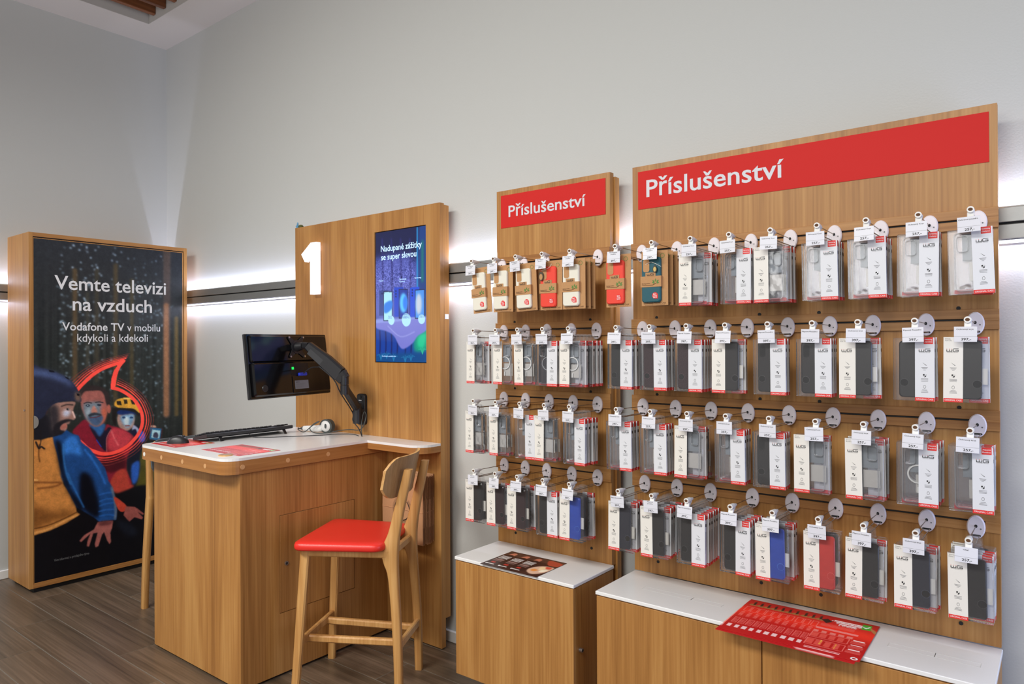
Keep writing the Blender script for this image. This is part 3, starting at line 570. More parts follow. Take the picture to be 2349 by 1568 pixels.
for _ in range(520):
    cx = int(rng.choice([40, 58, 78, 92, 120, 150, 168, 186, 204]) * CW / 236 + rng.randn() * 5); cy = int(abs(rng.randn() * 0.16 + 0.26) * CH)
    if 2 < cx < CW - 3 and 2 < cy < CH * 0.6: spots[cy - 1:cy + 2, cx - 1:cx + 2] += 0.25 + rng.rand() * (0.9 if cx < CW * 0.45 else 0.45)
base += (blur(np.clip(spots, 0, 1.6), 1.6))[..., None] * np.array([92, 108, 122])
cv = paint(base, POSTER)
grain = blur(rng.rand(CH, CW), 0.8) - 0.5; folds = blur(rng.rand(CH, CW), 3.0) - 0.5
cv *= (1 + grain * 0.16 + folds * 0.7)[..., None]
M_poster = print_mat('poster_print', 0.3, 1.35, spec=0.25)
pm = print_mesh('poster_print', cv, (0, 0, 0), (0, 0.922, 0), (0, 0, -2.108), M_poster)
pr = link('poster_print', pm, ps, (PX1 - 0.0025 - ps.location[0], 1.579 - ps.location[1], 2.1695)); pr['label'] = 'printed forest scene with three people'
xl = PX1 - 0.0018; PT = plain('poster_lettering', (236, 236, 240), 0.4)
lt = MB(); put_text(lt, 'Vemte televizi', 1.692, 2.385, 1.8655, 0.086, PT, y=xl, bold=0.012, plane='x'); wp('text_line', lt, ps)
lt = MB(); put_text(lt, 'na vzduch', 1.794, 2.288, 1.7355, 0.086, PT, y=xl, bold=0.012, plane='x'); wp('text_line', lt, ps)
lt = MB(); put_text(lt, 'Vodafone TV', 1.734, 2.106, 1.608, 0.05, PT, y=xl, bold=0.012, plane='x'); wp('text_line', lt, ps)
lt = MB(); put_text(lt, 'v mobilu', 2.124, 2.343, 1.607, 0.05, PT, y=xl, plane='x'); wp('text_line', lt, ps)
lt = MB(); put_text(lt, 'kdykoli a kdekoli', 1.82, 2.259, 1.536, 0.05, PT, y=xl, plane='x'); wp('text_line', lt, ps)
lt = MB(); put_text(lt, 'Více informací u prodejního týmu.', 1.686, 1.888, 0.167, 0.015, M_inkg, y=xl, plane='x'); wp('text_line', lt, ps)

b = MB(); b.prism_x([(1.577 + 0.026 * math.sin(a), 1.044 + 0.039 * math.cos(a)) for a in [PI * i / 12 for i in range(13)]], PX1 - 0.002, PX1 + 0.003, plain('latch_grey', (150, 146, 138), 0.4, 0.3))
wp('finger_latch', b, ps)
b = MB(); b.cyl((-5.022, PY0 + 0.001, 1.115), (-5.022, PY0 - 0.006, 1.115), 0.006, M_lens); wp('lock', b, ps)
# ================================================================ DESK BACK PANEL
dp = thing('desk_panel', 'tall oak backboard behind the service desk with illuminated number one', 'panel', (-3.02, 2.54, 0))
b = MB(); SX0, SX1, SZ0, SZ1 = -2.904, -2.517, 1.411, 2.106
b.box(-3.615, SX0, 2.51, 2.54, 0.008, 2.205, M_oak); b.box(SX1, -2.42, 2.51, 2.54, 0.008, 2.205, M_oak)
b.box(SX0, SX1, 2.51, 2.54, SZ1, 2.205, M_oak); b.box(SX0, SX1, 2.51, 2.54, 0.008, SZ0, M_oak)
wp('front_board', b, dp)
wp('back_board', MB().box(-3.60, -2.42, 2.5405, 2.574, 0.15, 2.198, M_oak), dp)
wp('wall_bracket', MB().box(-3.4, -3.3, 2.5745, YW - 0.002, 0.4, 1.7, M_alu), dp)
b = MB(); b.box(-2.4195, -2.4185, 2.543, 2.569, 1.631, 1.655, M_lav); wp('sticker', b, dp)
sc = thing('advertising_screen', 'bright blue upright advertising screen set into the oak backboard', 'screen', ((SX0 + SX1) / 2, 2.53, SZ0))
wp('housing', MB().box(SX0 + 0.002, SX1 - 0.002, 2.5155, 2.539, SZ0 + 0.002, SZ1 - 0.002, M_gloss), sc)
CW2, CH2 = 128, 230
yy = np.linspace(0, 1, CH2)[:, None]; xx = np.linspace(0, 1, CW2)[None, :]
b2 = np.zeros((CH2, CW2, 3)); b2[:] = np.array([46, 58, 130])
b2 = paint(b2, SCREEN.split(';', 1)[0])
g1 = (rng.rand(CH2, CW2) - 0.5)
b2b = paint(b2.copy(), ';'.join(SCREEN.split(';')[1:14]))
band = np.clip(1 - abs(yy - 0.36) * 5, 0, 1) * (xx < 0.8)
b2b += (blur(g1, 0.8) * band * 150)[..., None] * np.array([1, 1, 1.2])
cv2 = paint(b2b, ';'.join(SCREEN.split(';')[14:]))
M_scr = print_mat('screen_picture', 0.2, 1.0, emis=1.15)
link('picture', print_mesh('picture', cv2, (0, 0, 0), (SX1 - SX0 - 0.008, 0, 0), (0, 0, -(SZ1 - SZ0 - 0.008)), M_scr), sc, (SX0 + 0.004 - sc.location[0], 2.515 - 2.53, SZ1 - 0.004 - SZ0))
M_st = emit('screen_lettering', (176, 214, 255), 0.95); M_sd = emit('screen_small_lettering', (40, 70, 150), 0.9)
ys = 2.5145
lt = MB(); put_text(lt, 'Nadupané zážitky', -2.858, -2.551, 1.998, 0.031, M_st, y=ys, bold=0.008); wp('text_line', lt, sc)
lt = MB(); put_text(lt, 'se super slevou', -2.856, -2.590, 1.9535, 0.031, M_st, y=ys, bold=0.008); wp('text_line', lt, sc)
lt = MB(); put_text(lt, 'Samsung', -2.716, -2.664, 1.8405, 0.008, M_st, y=ys); wp('text_line', lt, sc)
lt = MB(); put_text(lt, 'Galaxy', -2.716, -2.675, 1.828, 0.008, M_st, y=ys); wp('text_line', lt, sc)
lt = MB(); put_text(lt, 'Samsung', -2.604, -2.556, 1.8405, 0.008, M_st, y=ys); wp('text_line', lt, sc)
lt = MB(); put_text(lt, 'Xiaomi', -2.872, -2.84, 1.841, 0.008, M_st, y=ys); wp('text_line', lt, sc)
lt = MB(); put_text(lt, 'Sleva až', -2.687, -2.647, 1.655, 0.010, M_sd, y=ys, bold=0.01); wp('text_line', lt, sc)
lt = MB(); put_text(lt, '8 000 Kč', -2.693, -2.641, 1.64, 0.011, M_sd, y=ys, bold=0.01); wp('text_line', lt, sc)
lt = MB(); put_text(lt, 'Sleva až', -2.569, -2.541, 1.651, 0.007, M_sd, y=ys); wp('text_line', lt, sc)
lt = MB(); put_text(lt, '5 000 Kč', -2.572, -2.538, 1.64, 0.008, M_sd, y=ys); wp('text_line', lt, sc)
lt = MB(); put_text(lt, 'Sleva až', -2.803, -2.776, 1.652, 0.006, M_sd, y=ys); wp('text_line', lt, sc)
lt = MB(); put_text(lt, '5 000 Kč', -2.806, -2.773, 1.642, 0.007, M_sd, y=ys); wp('text_line', lt, sc)
lt = MB(); put_text(lt, 'Více informací u prodejního týmu.', -2.854, -2.744, 1.442, 0.006, M_st, y=ys); wp('text_line', lt, sc)

num = [(-3.358, 1.797), (-3.358, 2.095), (-3.412, 2.095), (-3.502, 2.034), (-3.469, 1.988), (-3.419, 2.022), (-3.419, 1.797)]
ns = thing('number_sign', 'illuminated white number one standing proud of the oak backboard', 'sign', (-3.42, 2.51, 1.797))
wp('letter_body', MB().prism_y(num, 2.472, 2.5, emit('sign_face', (250, 250, 255), 0.92)), ns)
wp('spacer', MB().box(-3.40, -3.376, 2.5, 2.51, 1.85, 2.05, M_wplast), ns)
area('sign_glow', (-3.40, 2.503, 1.95), 0.05, 0.26, 0.16, (0.9, 0.92, 1.0), rot=(math.radians(90), 0, 0))
# two tiny ornaments on the panel top
bl = MB(); PBl = plain('ornament_blue', (90, 150, 190), 0.4); bl.cyl((0, 0, 0), (0, 0, 0.012), 0.009, PBl, 10, r2=0.011); bl.cyl((0, 0, 0.012), (0, 0, 0.022), 0.011, PBl, 10, r2=0.003)
bl.cyl((0, 0, 0.022), (0.002, 0, 0.034), 0.006, PBl, 10, r2=0.002)
single('ornament', bl, 'tiny blue ornament on the top left corner of the desk backboard', 'ornament', (-3.602, 2.518, 2.205))
gm = MB(); PGn = plain('ornament_green', (86, 92, 44), 0.6); gm.cyl((0, 0, 0), (0, 0, 0.008), 0.013, PGn, 10, r2=0.016); gm.cyl((0, 0, 0.008), (0, 0, 0.016), 0.016, PGn, 10, r2=0.008)
single('ornament', gm, 'tiny olive green ornament beside the blue one on the backboard top', 'ornament', (-3.572, 2.52, 2.205))
# ================================================================ SERVICE DESK
TZ = 1.018; BX0, BX1, BY0 = -3.60, -2.812, 1.67
sd = thing('service_desk', 'oak service desk with white rounded worktop joined to the backboard', 'desk', (-3.2, 2.09, 0))
b = MB(); dz0, dz1, dy0, dy1 = 0.285, 0.731, 1.864, 2.293
b.box(BX0, BX1, BY0, BY0 + 0.018, 0.012, 0.945, M_oak)
b.box(BX0, BX0 + 0.018, BY0 + 0.018, 2.505, 0.012, 0.945, M_oak)
for (y0, y1, z0, z1) in ((BY0 + 0.018, dy0, 0.012, 0.945), (dy1, 2.509, 0.012, 0.945), (dy0, dy1, 0.012, dz0), (dy0, dy1, dz1, 0.945)):
    b.box(BX1 - 0.018, BX1, y0, y1, z0, z1, M_oak)
b.box(BX0 + 0.018, BX1 - 0.019, BY0 + 0.018, 2.505, 0.02, 0.03, M_oak)
wp('body', b, sd)
dd = wp('door', MB().cbox(BX1 - 0.018, BX1 + 0.0005, dy0 + 0.0022, dy1 - 0.0022, dz0 + 0.0022, dz1 - 0.0022, M_oak, c=0.001), sd)
b = MB(); b.box(BX1 - 0.03, BX1 - 0.0185, dy0 - 0.01, dy1 + 0.01, dz0 - 0.01, dz1 + 0.01, M_black); wp('door_recess', b, sd)
b = MB(); b.cyl((BX1, 1.898, 0.507), (BX1 + 0.005, 1.898, 0.507), 0.0095, M_lens, 16); b.cyl((BX1 + 0.005, 1.898, 0.507), (BX1 + 0.0055, 1.898, 0.507), 0.006, M_ink, 12)
wp('lock', b, dd, sd)
wp('plinth', MB().box(BX0 + 0.03, BX1 - 0.02, BY0 + 0.02, 2.5, 0, 0.0119, M_black), sd)
wt = [(-3.62, 2.509)] + [(-3.62 + 0.06 - 0.06 * math.cos(a), 1.60 + 0.06 - 0.06 * math.sin(a)) for a in [PI / 2 * i / 8 for i in range(9)]]
wt += [(-2.802 - 0.075 + 0.075 * math.sin(a), 1.60 + 0.075 - 0.075 * math.cos(a)) for a in [PI / 2 * i / 8 for i in range(9)]]
inner = [(-2.802, 2.37)]; ledge = [(-2.42 - 0.09 + 0.09 * math.sin(a), 2.37 + 0.09 - 0.09 * math.cos(a)) for a in [PI / 2 * i / 8 for i in range(9)]]
wp('worktop', MB().prism_z(wt + inner + ledge + [(-2.42, 2.509)], TZ - 0.012, TZ, M_white), sd)
wp('apron', MB().prism_z(wt + [(-2.802, 2.509)], 0.948, TZ - 0.0122, M_apron), sd)
wp('ledge_support', MB().prism_z([(-2.8015, 2.37)] + ledge + [(-2.42, 2.509), (-2.8015, 2.509)], TZ - 0.042, TZ - 0.0122, M_apron), sd)
M_plug = plain('oak_plug', (206, 158, 108), 0.5)
for x in (-3.55, -3.375, -3.175, -2.975):
    pm_ = plain('white_plug', (232, 228, 220), 0.4) if x < -3.5 else M_plug
    wp('screw_plug', MB().cyl((x, 1.6005, 0.975), (x, 1.5988, 0.975), 0.0105, pm_, 16), sd)
for y in (1.676, 1.902, 2.126): wp('screw_plug', MB().cyl((-2.8025, y, 0.978), (-2.8008, y, 0.978), 0.0105, M_plug, 16), sd)
# ================================================================ ACCESSORY PANELS
def acc_panel(x0, x1, label, holes, word, wx, wcap, wz, sx, z0):
    t = thing('accessory_panel', label, 'display panel', ((x0 + x1) / 2, 2.54, 0))
    b = MB(); b.box(x0, x1, 2.51, 2.54, z0, 2.205, M_oak); wp('front_board', b, t)
    wp('back_board', MB().box(x0 + 0.012, x1 + (0.008 if x1 < -1 else -0.012), 2.5405, 2.572, z0 - 0.25 if x1 < -1 else z0, 2.19, M_oak), t)
    wp('wall_bracket', MB().box((x0 + x1) / 2 - 0.06, (x0 + x1) / 2 + 0.06, 2.5725, YW - 0.002, 0.7, 1.7, M_alu), t)
    for k in range(4):
        zt = 1.899 - 0.2995 * k
        bb = MB(); e = 0.036
        bb.cbox(x0 - 0.004, x1 + 0.002, 2.5, 2.5095, zt - 0.0285, zt, M_oakx, c=0.0008)
        bb.cbox(x0 - 0.004, x1 + 0.002, 2.5, 2.5095, zt - 0.061, zt - 0.0345, M_oakx, c=0.0008)
        bb.box(x0 - 0.004, x0 + e, 2.5005, 2.5095, zt - 0.0346, zt - 0.0284, M_oakx); bb.box(x1 - e, x1 + 0.002, 2.5005, 2.5095, zt - 0.0346, zt - 0.0284, M_oakx)
        bar = wp('slotted_bar', bb, t)
        wp('slot', MB().box(x0 + e, x1 - e, 2.508, 2.5094, zt - 0.0345, zt - 0.0285, M_black), bar, t)
    for hx in holes:
        for hz in (1.604, 1.304, 1.005, 0.653):
            wp('peg_hole', MB().cyl((hx, 2.5098, hz), (hx, 2.5088, hz), 0.006, M_black, 12), t)
    sg = wp('header_sign', MB().box(sx[0], sx[1], 2.508, 2.5098, 2.034, 2.183, M_red), t, label='red header strip')
    lt = MB(); put_text(lt, word, wx[0], wx[1], wz, wcap, M_sign, y=2.5074, bold=0.012); wp('lettering', lt, sg, t)
    return t
acc_panel(-2.056, -1.458, 'narrow oak accessory panel hung with phone cases above the small cabinet', (-1.955, -1.555), 'Příslušenství', (-1.985, -1.573), 0.050, 2.082, (-2.03, -1.478), 0.598)
acc_panel(-1.354, -0.152, 'wide oak accessory panel hung with phone cases above the long cabinet', (-1.252, -0.852, -0.652, -0.252), 'Příslušenství', (-1.292, -0.764), 0.066, 2.0795, (-1.329, -0.172), 0.604)
# ================================================================ CABINETS
def cabinet(x0, x1, doors, z0, label, lockside):
    t = thing('wall_cabinet', label, 'cabinet', ((x0 + x1) / 2, 2.36, z0))
    wp('body', MB().box(x0 + 0.001, x1 - 0.001, 2.232, 2.508, z0 + 0.002, 0.586, M_oak), t)
    wp('worktop', MB().cbox(x0 - 0.002, x1 + 0.002, 2.208, 2.509, 0.5885, 0.602, M_white, c=0.002), t)
    w = (x1 - x0) / doors
    for k in range(doors):
        d = wp('door', MB().cbox(x0 + k * w + 0.0015, x0 + (k + 1) * w - 0.0015, 2.211, 2.230, z0, 0.5845, M_oak, c=0.0015), t)
    if lockside:
        b = MB(); b.cyl((x1 - 0.001, 2.254, 0.346), (x1 + 0.012, 2.254, 0.346), 0.008, M_lens, 14); b.cyl((x1 + 0.012, 2.254, 0.346), (x1 + 0.0125, 2.254, 0.346), 0.005, M_ink, 12)
        wp('lock', b, t)
    wp('wall_bracket', MB().box(x0 + 0.1, x0 + 0.2, 2.508, YW - 0.002, 0.3, 0.5, M_alu), t)
    return t
cabinet(-2.05, -1.45, 1, 0.105, 'small wall-hung oak cabinet with white top, under the narrow panel', True)
c2 = cabinet(-1.352, -0.15, 2, 0.105, 'long wall-hung two-door oak cabinet with white top, under the wide panel', False)
b = MB(); M_faint = plain('faint_mark', (206, 204, 200), 0.3)
for (x0, x1, y0, y1) in ((-1.23, -1.04, 2.33, 2.36), (-1.04, -0.93, 2.33, 2.36), (-0.42, -0.3, 2.33, 2.36), (-0.3, -0.19, 2.33, 2.36)):
    for q in ((x0, x1, y0, y0 + 0.0012), (x0, x1, y1, y1 + 0.0012), (x0, x0 + 0.0012, y0, y1), (x1, x1 + 0.0012, y0, y1)): b.box(*q, 0.602, 0.6023, M_faint)
wp('worktop_marking', b, c2)
# ================================================================ PAPER BAGS
for k in range(8):
    y = 2.506 - 0.0105 * k; jx = -0.003 + 0.006 * rng.rand(); jz = rng.rand() * 0.008 - 0.004
    p = thing('paper_bag', 'brown paper bag, %s in the hanging bundle under the desk ledge' % (['rearmost', 'second from rear', 'third from rear', 'fourth from rear', 'fourth from front', 'third from front', 'second from front', 'foremost with black ring print'][k]), 'bag', (-2.61 + jx, y, 0.53 + jz), group='folded paper bags on the backboard')
    b = MB(); b.prism_y([(-0.145, 0.0), (0.145, 0.0), (0.147, 0.16), (0.144, 0.33), (-0.144, 0.33), (-0.147, 0.16)], -0.0035, 0.0, M_paper)
    for z in (0.155,): b.cyl((-0.145, -0.0038, z), (0.145, -0.0038, z), 0.002, M_paper, 6)
    part('bag_body', b, p)
    g = MB(); g.prism_x([(-0.0035, 0.0), (0.0, 0.0), (0.0, 0.33), (-0.0035, 0.33)], 0.1445, 0.146, plain('paper_fold', (150, 106, 72), 0.8)); g.box(-0.145, 0.145, -0.0045, -0.0005, -0.004, 0.004, M_paper)
    part('bottom_fold', g, p)
    if k == 7:
        r = MB()
        for rad, w in ((0.055, 0.004), (0.06, 0.0009), (0.064, 0.0007), (0.068, 0.0006)):
            cx, cz = 0.0, 0.155
            for a0, a1 in ((60, 300), (-60, 50)):
                A_ = [math.radians(a0 + (a1 - a0) * i / 24) for i in range(25)]
                o_ = [(cx + rad * math.cos(a), cz + rad * math.sin(a)) for a in A_] + [(cx + (rad - w) * math.cos(a), cz + (rad - w) * math.sin(a)) for a in A_[::-1]]
                for i in range(24): r.quad([(*[o_[i][0]], -0.0062, o_[i][1]), (o_[i + 1][0], -0.0062, o_[i + 1][1]), (o_[48 - i][0], -0.0062, o_[48 - i][1]), (o_[49 - i][0], -0.0062, o_[49 - i][1])], M_ink)
        part('ring_print', r, p)
# ================================================================ STOOLS
def stool(loc, rz, label, seat_mat, padded):
    yb = 0.2 if padded else 0.142
    t = thing('bar_stool', label, 'stool', loc, rz)
    for sy in (-1, 1):
        b = MB(); b.bar((-0.222, sy * (yb + 0.046), 0), (-0.182, sy * (yb + 0.018), 0.628), 0.034, 0.026, M_stool, up=(0, 1, 0), w2=0.042, h2=0.03); part('leg', b, t)
        # rear leg and back post in one sweep, profile in the x-z plane, thickness across y
        prof = [(0.228, 0, .032), (0.222, 0.25, .036), (0.205, 0.50, .042), (0.192, 0.575, .062), (0.188, 0.63, .072), (0.206, 0.70, .050), (0.228, 0.80, .042), (0.252, 0.90, .038), (0.268, 0.972, .034)]
        prof = [(0.266, 0, .036), (0.242, 0.3, .044), (0.215, 0.60, .052), (0.215, 0.66, .042), (0.232, 0.80, .036), (0.250, 0.945, .030)] if padded else prof
        prof = spline(prof, 4); 
        vs = []; n = len(prof)
        for (x, z, w) in prof:
            yc = sy * (yb - 0.020 * max(0, z - 0.24) / 0.73); h = 0.0165 if z < 0.7 else 0.0155; q = 0.005
            for dx, dy in ((-w / 2 + q, -h), (w / 2 - q, -h), (w / 2, -h + q), (w / 2, h - q), (w / 2 - q, h), (-w / 2 + q, h), (-w / 2, h - q), (-w / 2, -h + q)): vs.append((x + dx, yc + dy, z))
        fs = [(i * 8 + k, i * 8 + (k + 1) % 8, (i + 1) * 8 + (k + 1) % 8, (i + 1) * 8 + k) for i in range(n - 1) for k in range(8)]
        b = MB(); b.add(vs, fs, M_stool, True); b.add(vs, [tuple(range(8))[::-1], tuple(range((n - 1) * 8, n * 8))], M_stool)
        part('leg', b, t)
    fr = MB()
    fr.bar((-0.185, -0.16, 0.612), (-0.185, 0.16, 0.612), 0.022, 0.034, M_stool); fr.bar((0.19, -0.13, 0.612), (0.19, 0.13, 0.612), 0.022, 0.034, M_stool)
    for sy in (-1, 1): fr.bar((-0.185, sy * 0.163, 0.612), (0.185, sy * 0.137, 0.612), 0.022, 0.034, M_stool)
    part('seat_frame', fr, t)
    part('stretcher', MB().bar((-0.208, -0.176, 0.222), (-0.208, 0.176, 0.222), 0.020, 0.036, M_stool), t)
    part('stretcher', MB().bar((0.226, -0.138, 0.222), (0.226, 0.138, 0.222), 0.020, 0.036, M_stool), t)
    for sy in (-1, 1): part('stretcher', MB().bar((-0.2, sy * 0.10, 0.216), (0.218, sy * 0.085, 0.216), 0.026, 0.030, M_stool), t)
    # cushion: rounded trapezoid, domed
    out = []; 
    cor = [(-0.222, -0.225), (0.172, -0.19), (0.172, 0.19), (-0.222, 0.225)]
    for i, (cx, cy) in enumerate(cor):
        p, nx = Vector(cor[i - 1]), Vector(cor[(i + 1) % 4]); c = Vector((cx, cy)); r = 0.05
        a = c + (p - c).normalized() * r; d = c + (nx - c).normalized() * r
        for j in range(7):
            u = j / 6; out.append(((1 - u) ** 2 * a + 2 * u * (1 - u) * c + u * u * d))
    n = len(out); vs = []; lv = [(0.93, 0.629), (0.985, 0.632), (1.0, 0.640), (1.0, 0.652), (0.985, 0.661), (0.94, 0.667), (0.82, 0.669), (0.5, 0.668), (0.15, 0.667)]
    cx0 = -0.025
    for s_, z in lv:
        for p in out: vs.append((cx0 + (p[0] - cx0) * s_, p[1] * s_, z - 0.012 * max(0, 1 - abs(p[0] - 0.0) / 0.25) * 0.3 * (1 if z > .66 else 0)))
    fs = [(l * n + i, l * n + (i + 1) % n, (l + 1) * n + (i + 1) % n, (l + 1) * n + i) for l in range(len(lv) - 1) for i in range(n)]
    fs += [tuple(range(n))[::-1], tuple(range((len(lv) - 1) * n, len(lv) * n))]
    b = MB(); b.add(vs, fs, seat_mat, True); part('seat_cushion', b, t, 'red leatherette seat cushion' if not padded else 'dark grey fabric seat cushion')
    # curved plywood back
    def back(z0, z1, th, mat, xoff=0.0, hw=0.205, name='backrest', lab=None):
        N = 20; vs = []; rows = 7
        for side in (0, 1):
            for r in range(rows):
                for i in range(N + 1):
                    u = -1 + 2 * i / N; y = hw * u
                    x = 0.243 - 0.052 * u * u * 1.1 + xoff - side * th
                    v = r / (rows - 1); e = max(0.0, abs(u) - 0.66) / 0.34
                    hh = (z1 - z0) / 2 * (1 - 0.55 * e ** 2.4 * (1 if True else 0)); z = (z0 + z1) / 2 + (v * 2 - 1) * hh
                    vs.append((x + (z - 0.92) * 0.2, y, z))
        M1 = (N + 1) * rows; fs = []
        for r in range(rows - 1):
            for i in range(N):
                a = r * (N + 1) + i; fs.append((a, a + 1, a + N + 2, a + N + 1)); fs.append((a + M1, a + N + 1 + M1, a + N + 2 + M1, a + 1 + M1))
        per = [i for i in range(N + 1)] + [r * (N + 1) + N for r in range(1, rows)] + [(rows - 1) * (N + 1) + i for i in range(N - 1, -1, -1)] + [r * (N + 1) for r in range(rows - 2, 0, -1)]
        b = MB(); b.add(vs, fs, mat, True)
        b.add(vs, [(per[i], per[i] + M1, per[(i + 1) % len(per)] + M1, per[(i + 1) % len(per)]) for i in range(len(per))], mat if padded and name == 'back_pad' else M_stool2)
        return part(name, b, t, lab)
    back(0.85, 1.025 - (0.063 if padded else 0), 0.011, M_ply)
    if padded: back(0.76, 0.968, 0.02, M_grey, xoff=-0.012, name='back_pad', lab='dark grey upholstered back pad')
    return t
M_ply = wood('walnut_ply', (142, 108, 70), (160, 124, 82), (178, 142, 98), axis='z')
M_stool2 = wood('ply_edge', (196, 146, 88), (214, 166, 104), (226, 182, 124), axis='y')
stool((-2.50, 2.07, 0), math.radians(28.5), 'oak bar stool with glossy red seat in front of the service desk', M_leather, False)
stool((-3.892, 2.06, 0), math.radians(176), 'oak bar stool with dark grey padding, mostly hidden behind the desk', M_grey, True)
# ================================================================ ON THE DESK
M_print = print_mat('flyer_print', 0.3, 1.3)
def flyer_cv(kind, W1, H1):
    cv = np.zeros((H1, W1, 3)); 
    if kind == 'red':
        yy = np.linspace(0, 1, H1)[:, None, None]; xx = np.linspace(0, 1, W1)[None, :, None]
        g = np.exp(-((yy - 0.36) / 0.17) ** 2)
        cv[:] = np.array([178, 24, 28]) * (1 - g) + np.array([236, 48, 36]) * g
        def line(x0, x1, y, w, c, a=0.8):
            i0, i1, j0 = int(x0 * W1), max(int(x1 * W1), int(x0 * W1) + 1), int(y * H1); j1 = max(j0 + 1, int((y + w) * H1)); cv[j0:j1, i0:i1] = cv[j0:j1, i0:i1] * (1 - a) + np.array(c) * a
        P_ = (250, 150, 140)
        for k in range(10):
            x = 0.03 + k * 0.057 + (0.01 if k > 6 else 0)
            for (xa, xb, ya, yb) in ((x, x + 0.045, 0.24, 0.38), (x, x + 0.04, 0.60, 0.76)):
                line(xa, xb, ya, 0.006, P_, .6); line(xa, xb, yb, 0.006, P_, .6); line(xa, xa + 0.003, ya, yb - ya, P_, .6); line(xb, xb + 0.003, ya, yb - ya, P_, .6)
            for j in range(5): line(x + 0.004, x + 0.034, 0.42 + 0.028 * j, 0.012, P_, .7); line(x + 0.006, x + 0.034, 0.63 + 0.024 * j, 0.008, P_, .7)
            line(x + 0.002, x + 0.034, 0.81, 0.075, (236, 214, 214), .9)
            sk = [(x + 0.0, 0.165), (x + 0.02, 0.13), (x + 0.05, 0.15), (x + 0.06, 0.19), (x + 0.01, 0.19)]
            paint(cv, 'P|160,104,62|0.6|1|' + ' '.join('%d %d' % (a * 1000, b * 1000) for a, b in sk))
            paint(cv, 'P|46,28,28|0.3|0|' + ' '.join('%d %d' % (a * 1000, b * 1000) for a, b in [(x + 0.025, 0.08), (x + 0.04, 0.05), (x + 0.048, 0.15), (x + 0.03, 0.17)]))
        paint(cv, 'P|38,26,28|0.4|0|598 150 636 100 682 160 646 230')
        for j, (a, b) in enumerate(((0.69, 0.93), (0.71, 0.90), (0.74, 0.86))): line(a, b, 0.075 + 0.042 * j + 0.02, 0.024, (250, 236, 236), .95)
        for j in range(4): line(0.62, 0.86, 0.25 + 0.02 * j, 0.008, P_, .6)
        for j in range(3): line(0.60, 0.90, 0.37 + 0.016 * j, 0.01, (250, 230, 230), .7)
        paint(cv, 'P|60,160,44|0.3|0|886 50 950 46 956 190 892 196'); paint(cv, 'S|240,250,236|2/0.3|0|905 130 918 150 940 95'); paint(cv, 'P|176,120,76|0.5|1|950 120 1000 190 1000 260 960 190')
        for i in range(5): line(0.6 + 0.06 * i, 0.64 + 0.06 * i, 0.46, 0.05, (240, 190, 180), .55)
        for (xa, xb, ya, yb) in ((0.6, 0.86, 0.52, 0.66), (0.6, 0.86, 0.70, 0.86)):
            line(xa, xb, ya, 0.006, P_, .7); line(xa, xb, yb, 0.006, P_, .7); line(xa, xa + .003, ya, yb - ya, P_, .7); line(xb, xb + .003, ya, yb - ya, P_, .7)
            for i in range(4): line(xa + 0.01 + 0.06 * i, xa + 0.055 + 0.06 * i, ya + 0.02, yb - ya - 0.04, (232, 110, 96), .6)
        for i in range(4):
            line(0.70, 0.706, 0.71 + 0.03 * i, 0.014, (240, 220, 60), .9); line(0.80, 0.806, 0.73 + 0.03 * i, 0.014, (240, 220, 60), .9)
        for j in range(3):
            line(0.89, 0.97, 0.52 + 0.12 * j, 0.02, (250, 236, 236), .9)
            for i in range(4): line(0.88, 0.98, 0.55 + 0.12 * j + 0.018 * i, 0.008, P_, .6)
        for j in range(2): line(0.62, 0.86, 0.91 + 0.028 * j, 0.012, (250, 225, 225), .8)
    elif kind == 'dark':
        cv[:] = np.array([62, 36, 30]); cv += (blur(rng.rand(H1, W1), 2) - 0.5)[..., None] * 40
        def line(x0, x1, y, w, c, a=0.85):
            i0, i1, j0 = int(x0 * W1), int(x1 * W1), int(y * H1); j1 = max(j0 + 1, int((y + w) * H1)); cv[j0:j1, i0:i1] = cv[j0:j1, i0:i1] * (1 - a) + np.array(c) * a
        for j in range(6): paint(cv, 'S|104,74,58|1.2/1|0|0 %d 1000 %d' % (60 + 36 * j, 40 + 36 * j))
        for x in (0.03, 0.26, 0.48):
            paint(cv, 'P|190,116,90|1|1|' + ' '.join('%d %d' % (a * 1000, b * 1000) for a, b in [(x + .08, .10), (x + .15, .12), (x + .15, .26), (x + .10, .30), (x + .05, .24)]))
            paint(cv, 'P|50,28,26|1|1|' + ' '.join('%d %d' % (a * 1000, b * 1000) for a, b in [(x + .02, .30), (x + .18, .30), (x + .2, .95), (x, .95)]))
            for j in range(4): line(x + 0.005, x + 0.175, 0.34 + 0.048 * j, 0.026, (240, 236, 232))
            for j in range(4): line(x + 0.01, x + 0.17, 0.56 + 0.035 * j, 0.014, (206, 170, 160), .7)
            line(x + 0.05, x + 0.12, 0.74, 0.06, (200, 52, 44)); line(x + 0.03, x + 0.16, 0.86, 0.03, (236, 232, 230)); paint(cv, 'P|240,240,240|0.3|1|' + ' '.join('%d %d' % (a * 1000, b * 1000) for a, b in [(x + .0, .86), (x + .02, .84), (x + .03, .88), (x + .01, .9)]))
        paint(cv, 'P|214,176,150|1.5|1|720 560 800 420 920 380 990 420 980 700 880 900 760 860 700 720'); paint(cv, 'P|236,206,160|1|1|800 500 880 440 900 560 840 640'); paint(cv, 'P|206,84,64|1|1|860 420 940 400 960 500 900 520')
        paint(cv, 'P|220,140,70|1|1|760 640 840 660 820 760 750 740'); paint(cv, 'P|240,226,200|1|1|880 620 960 560 950 700 890 740'); paint(cv, 'P|170,70,50|1.2|1|740 60 990 120 990 300 860 330 780 240')
    return cv
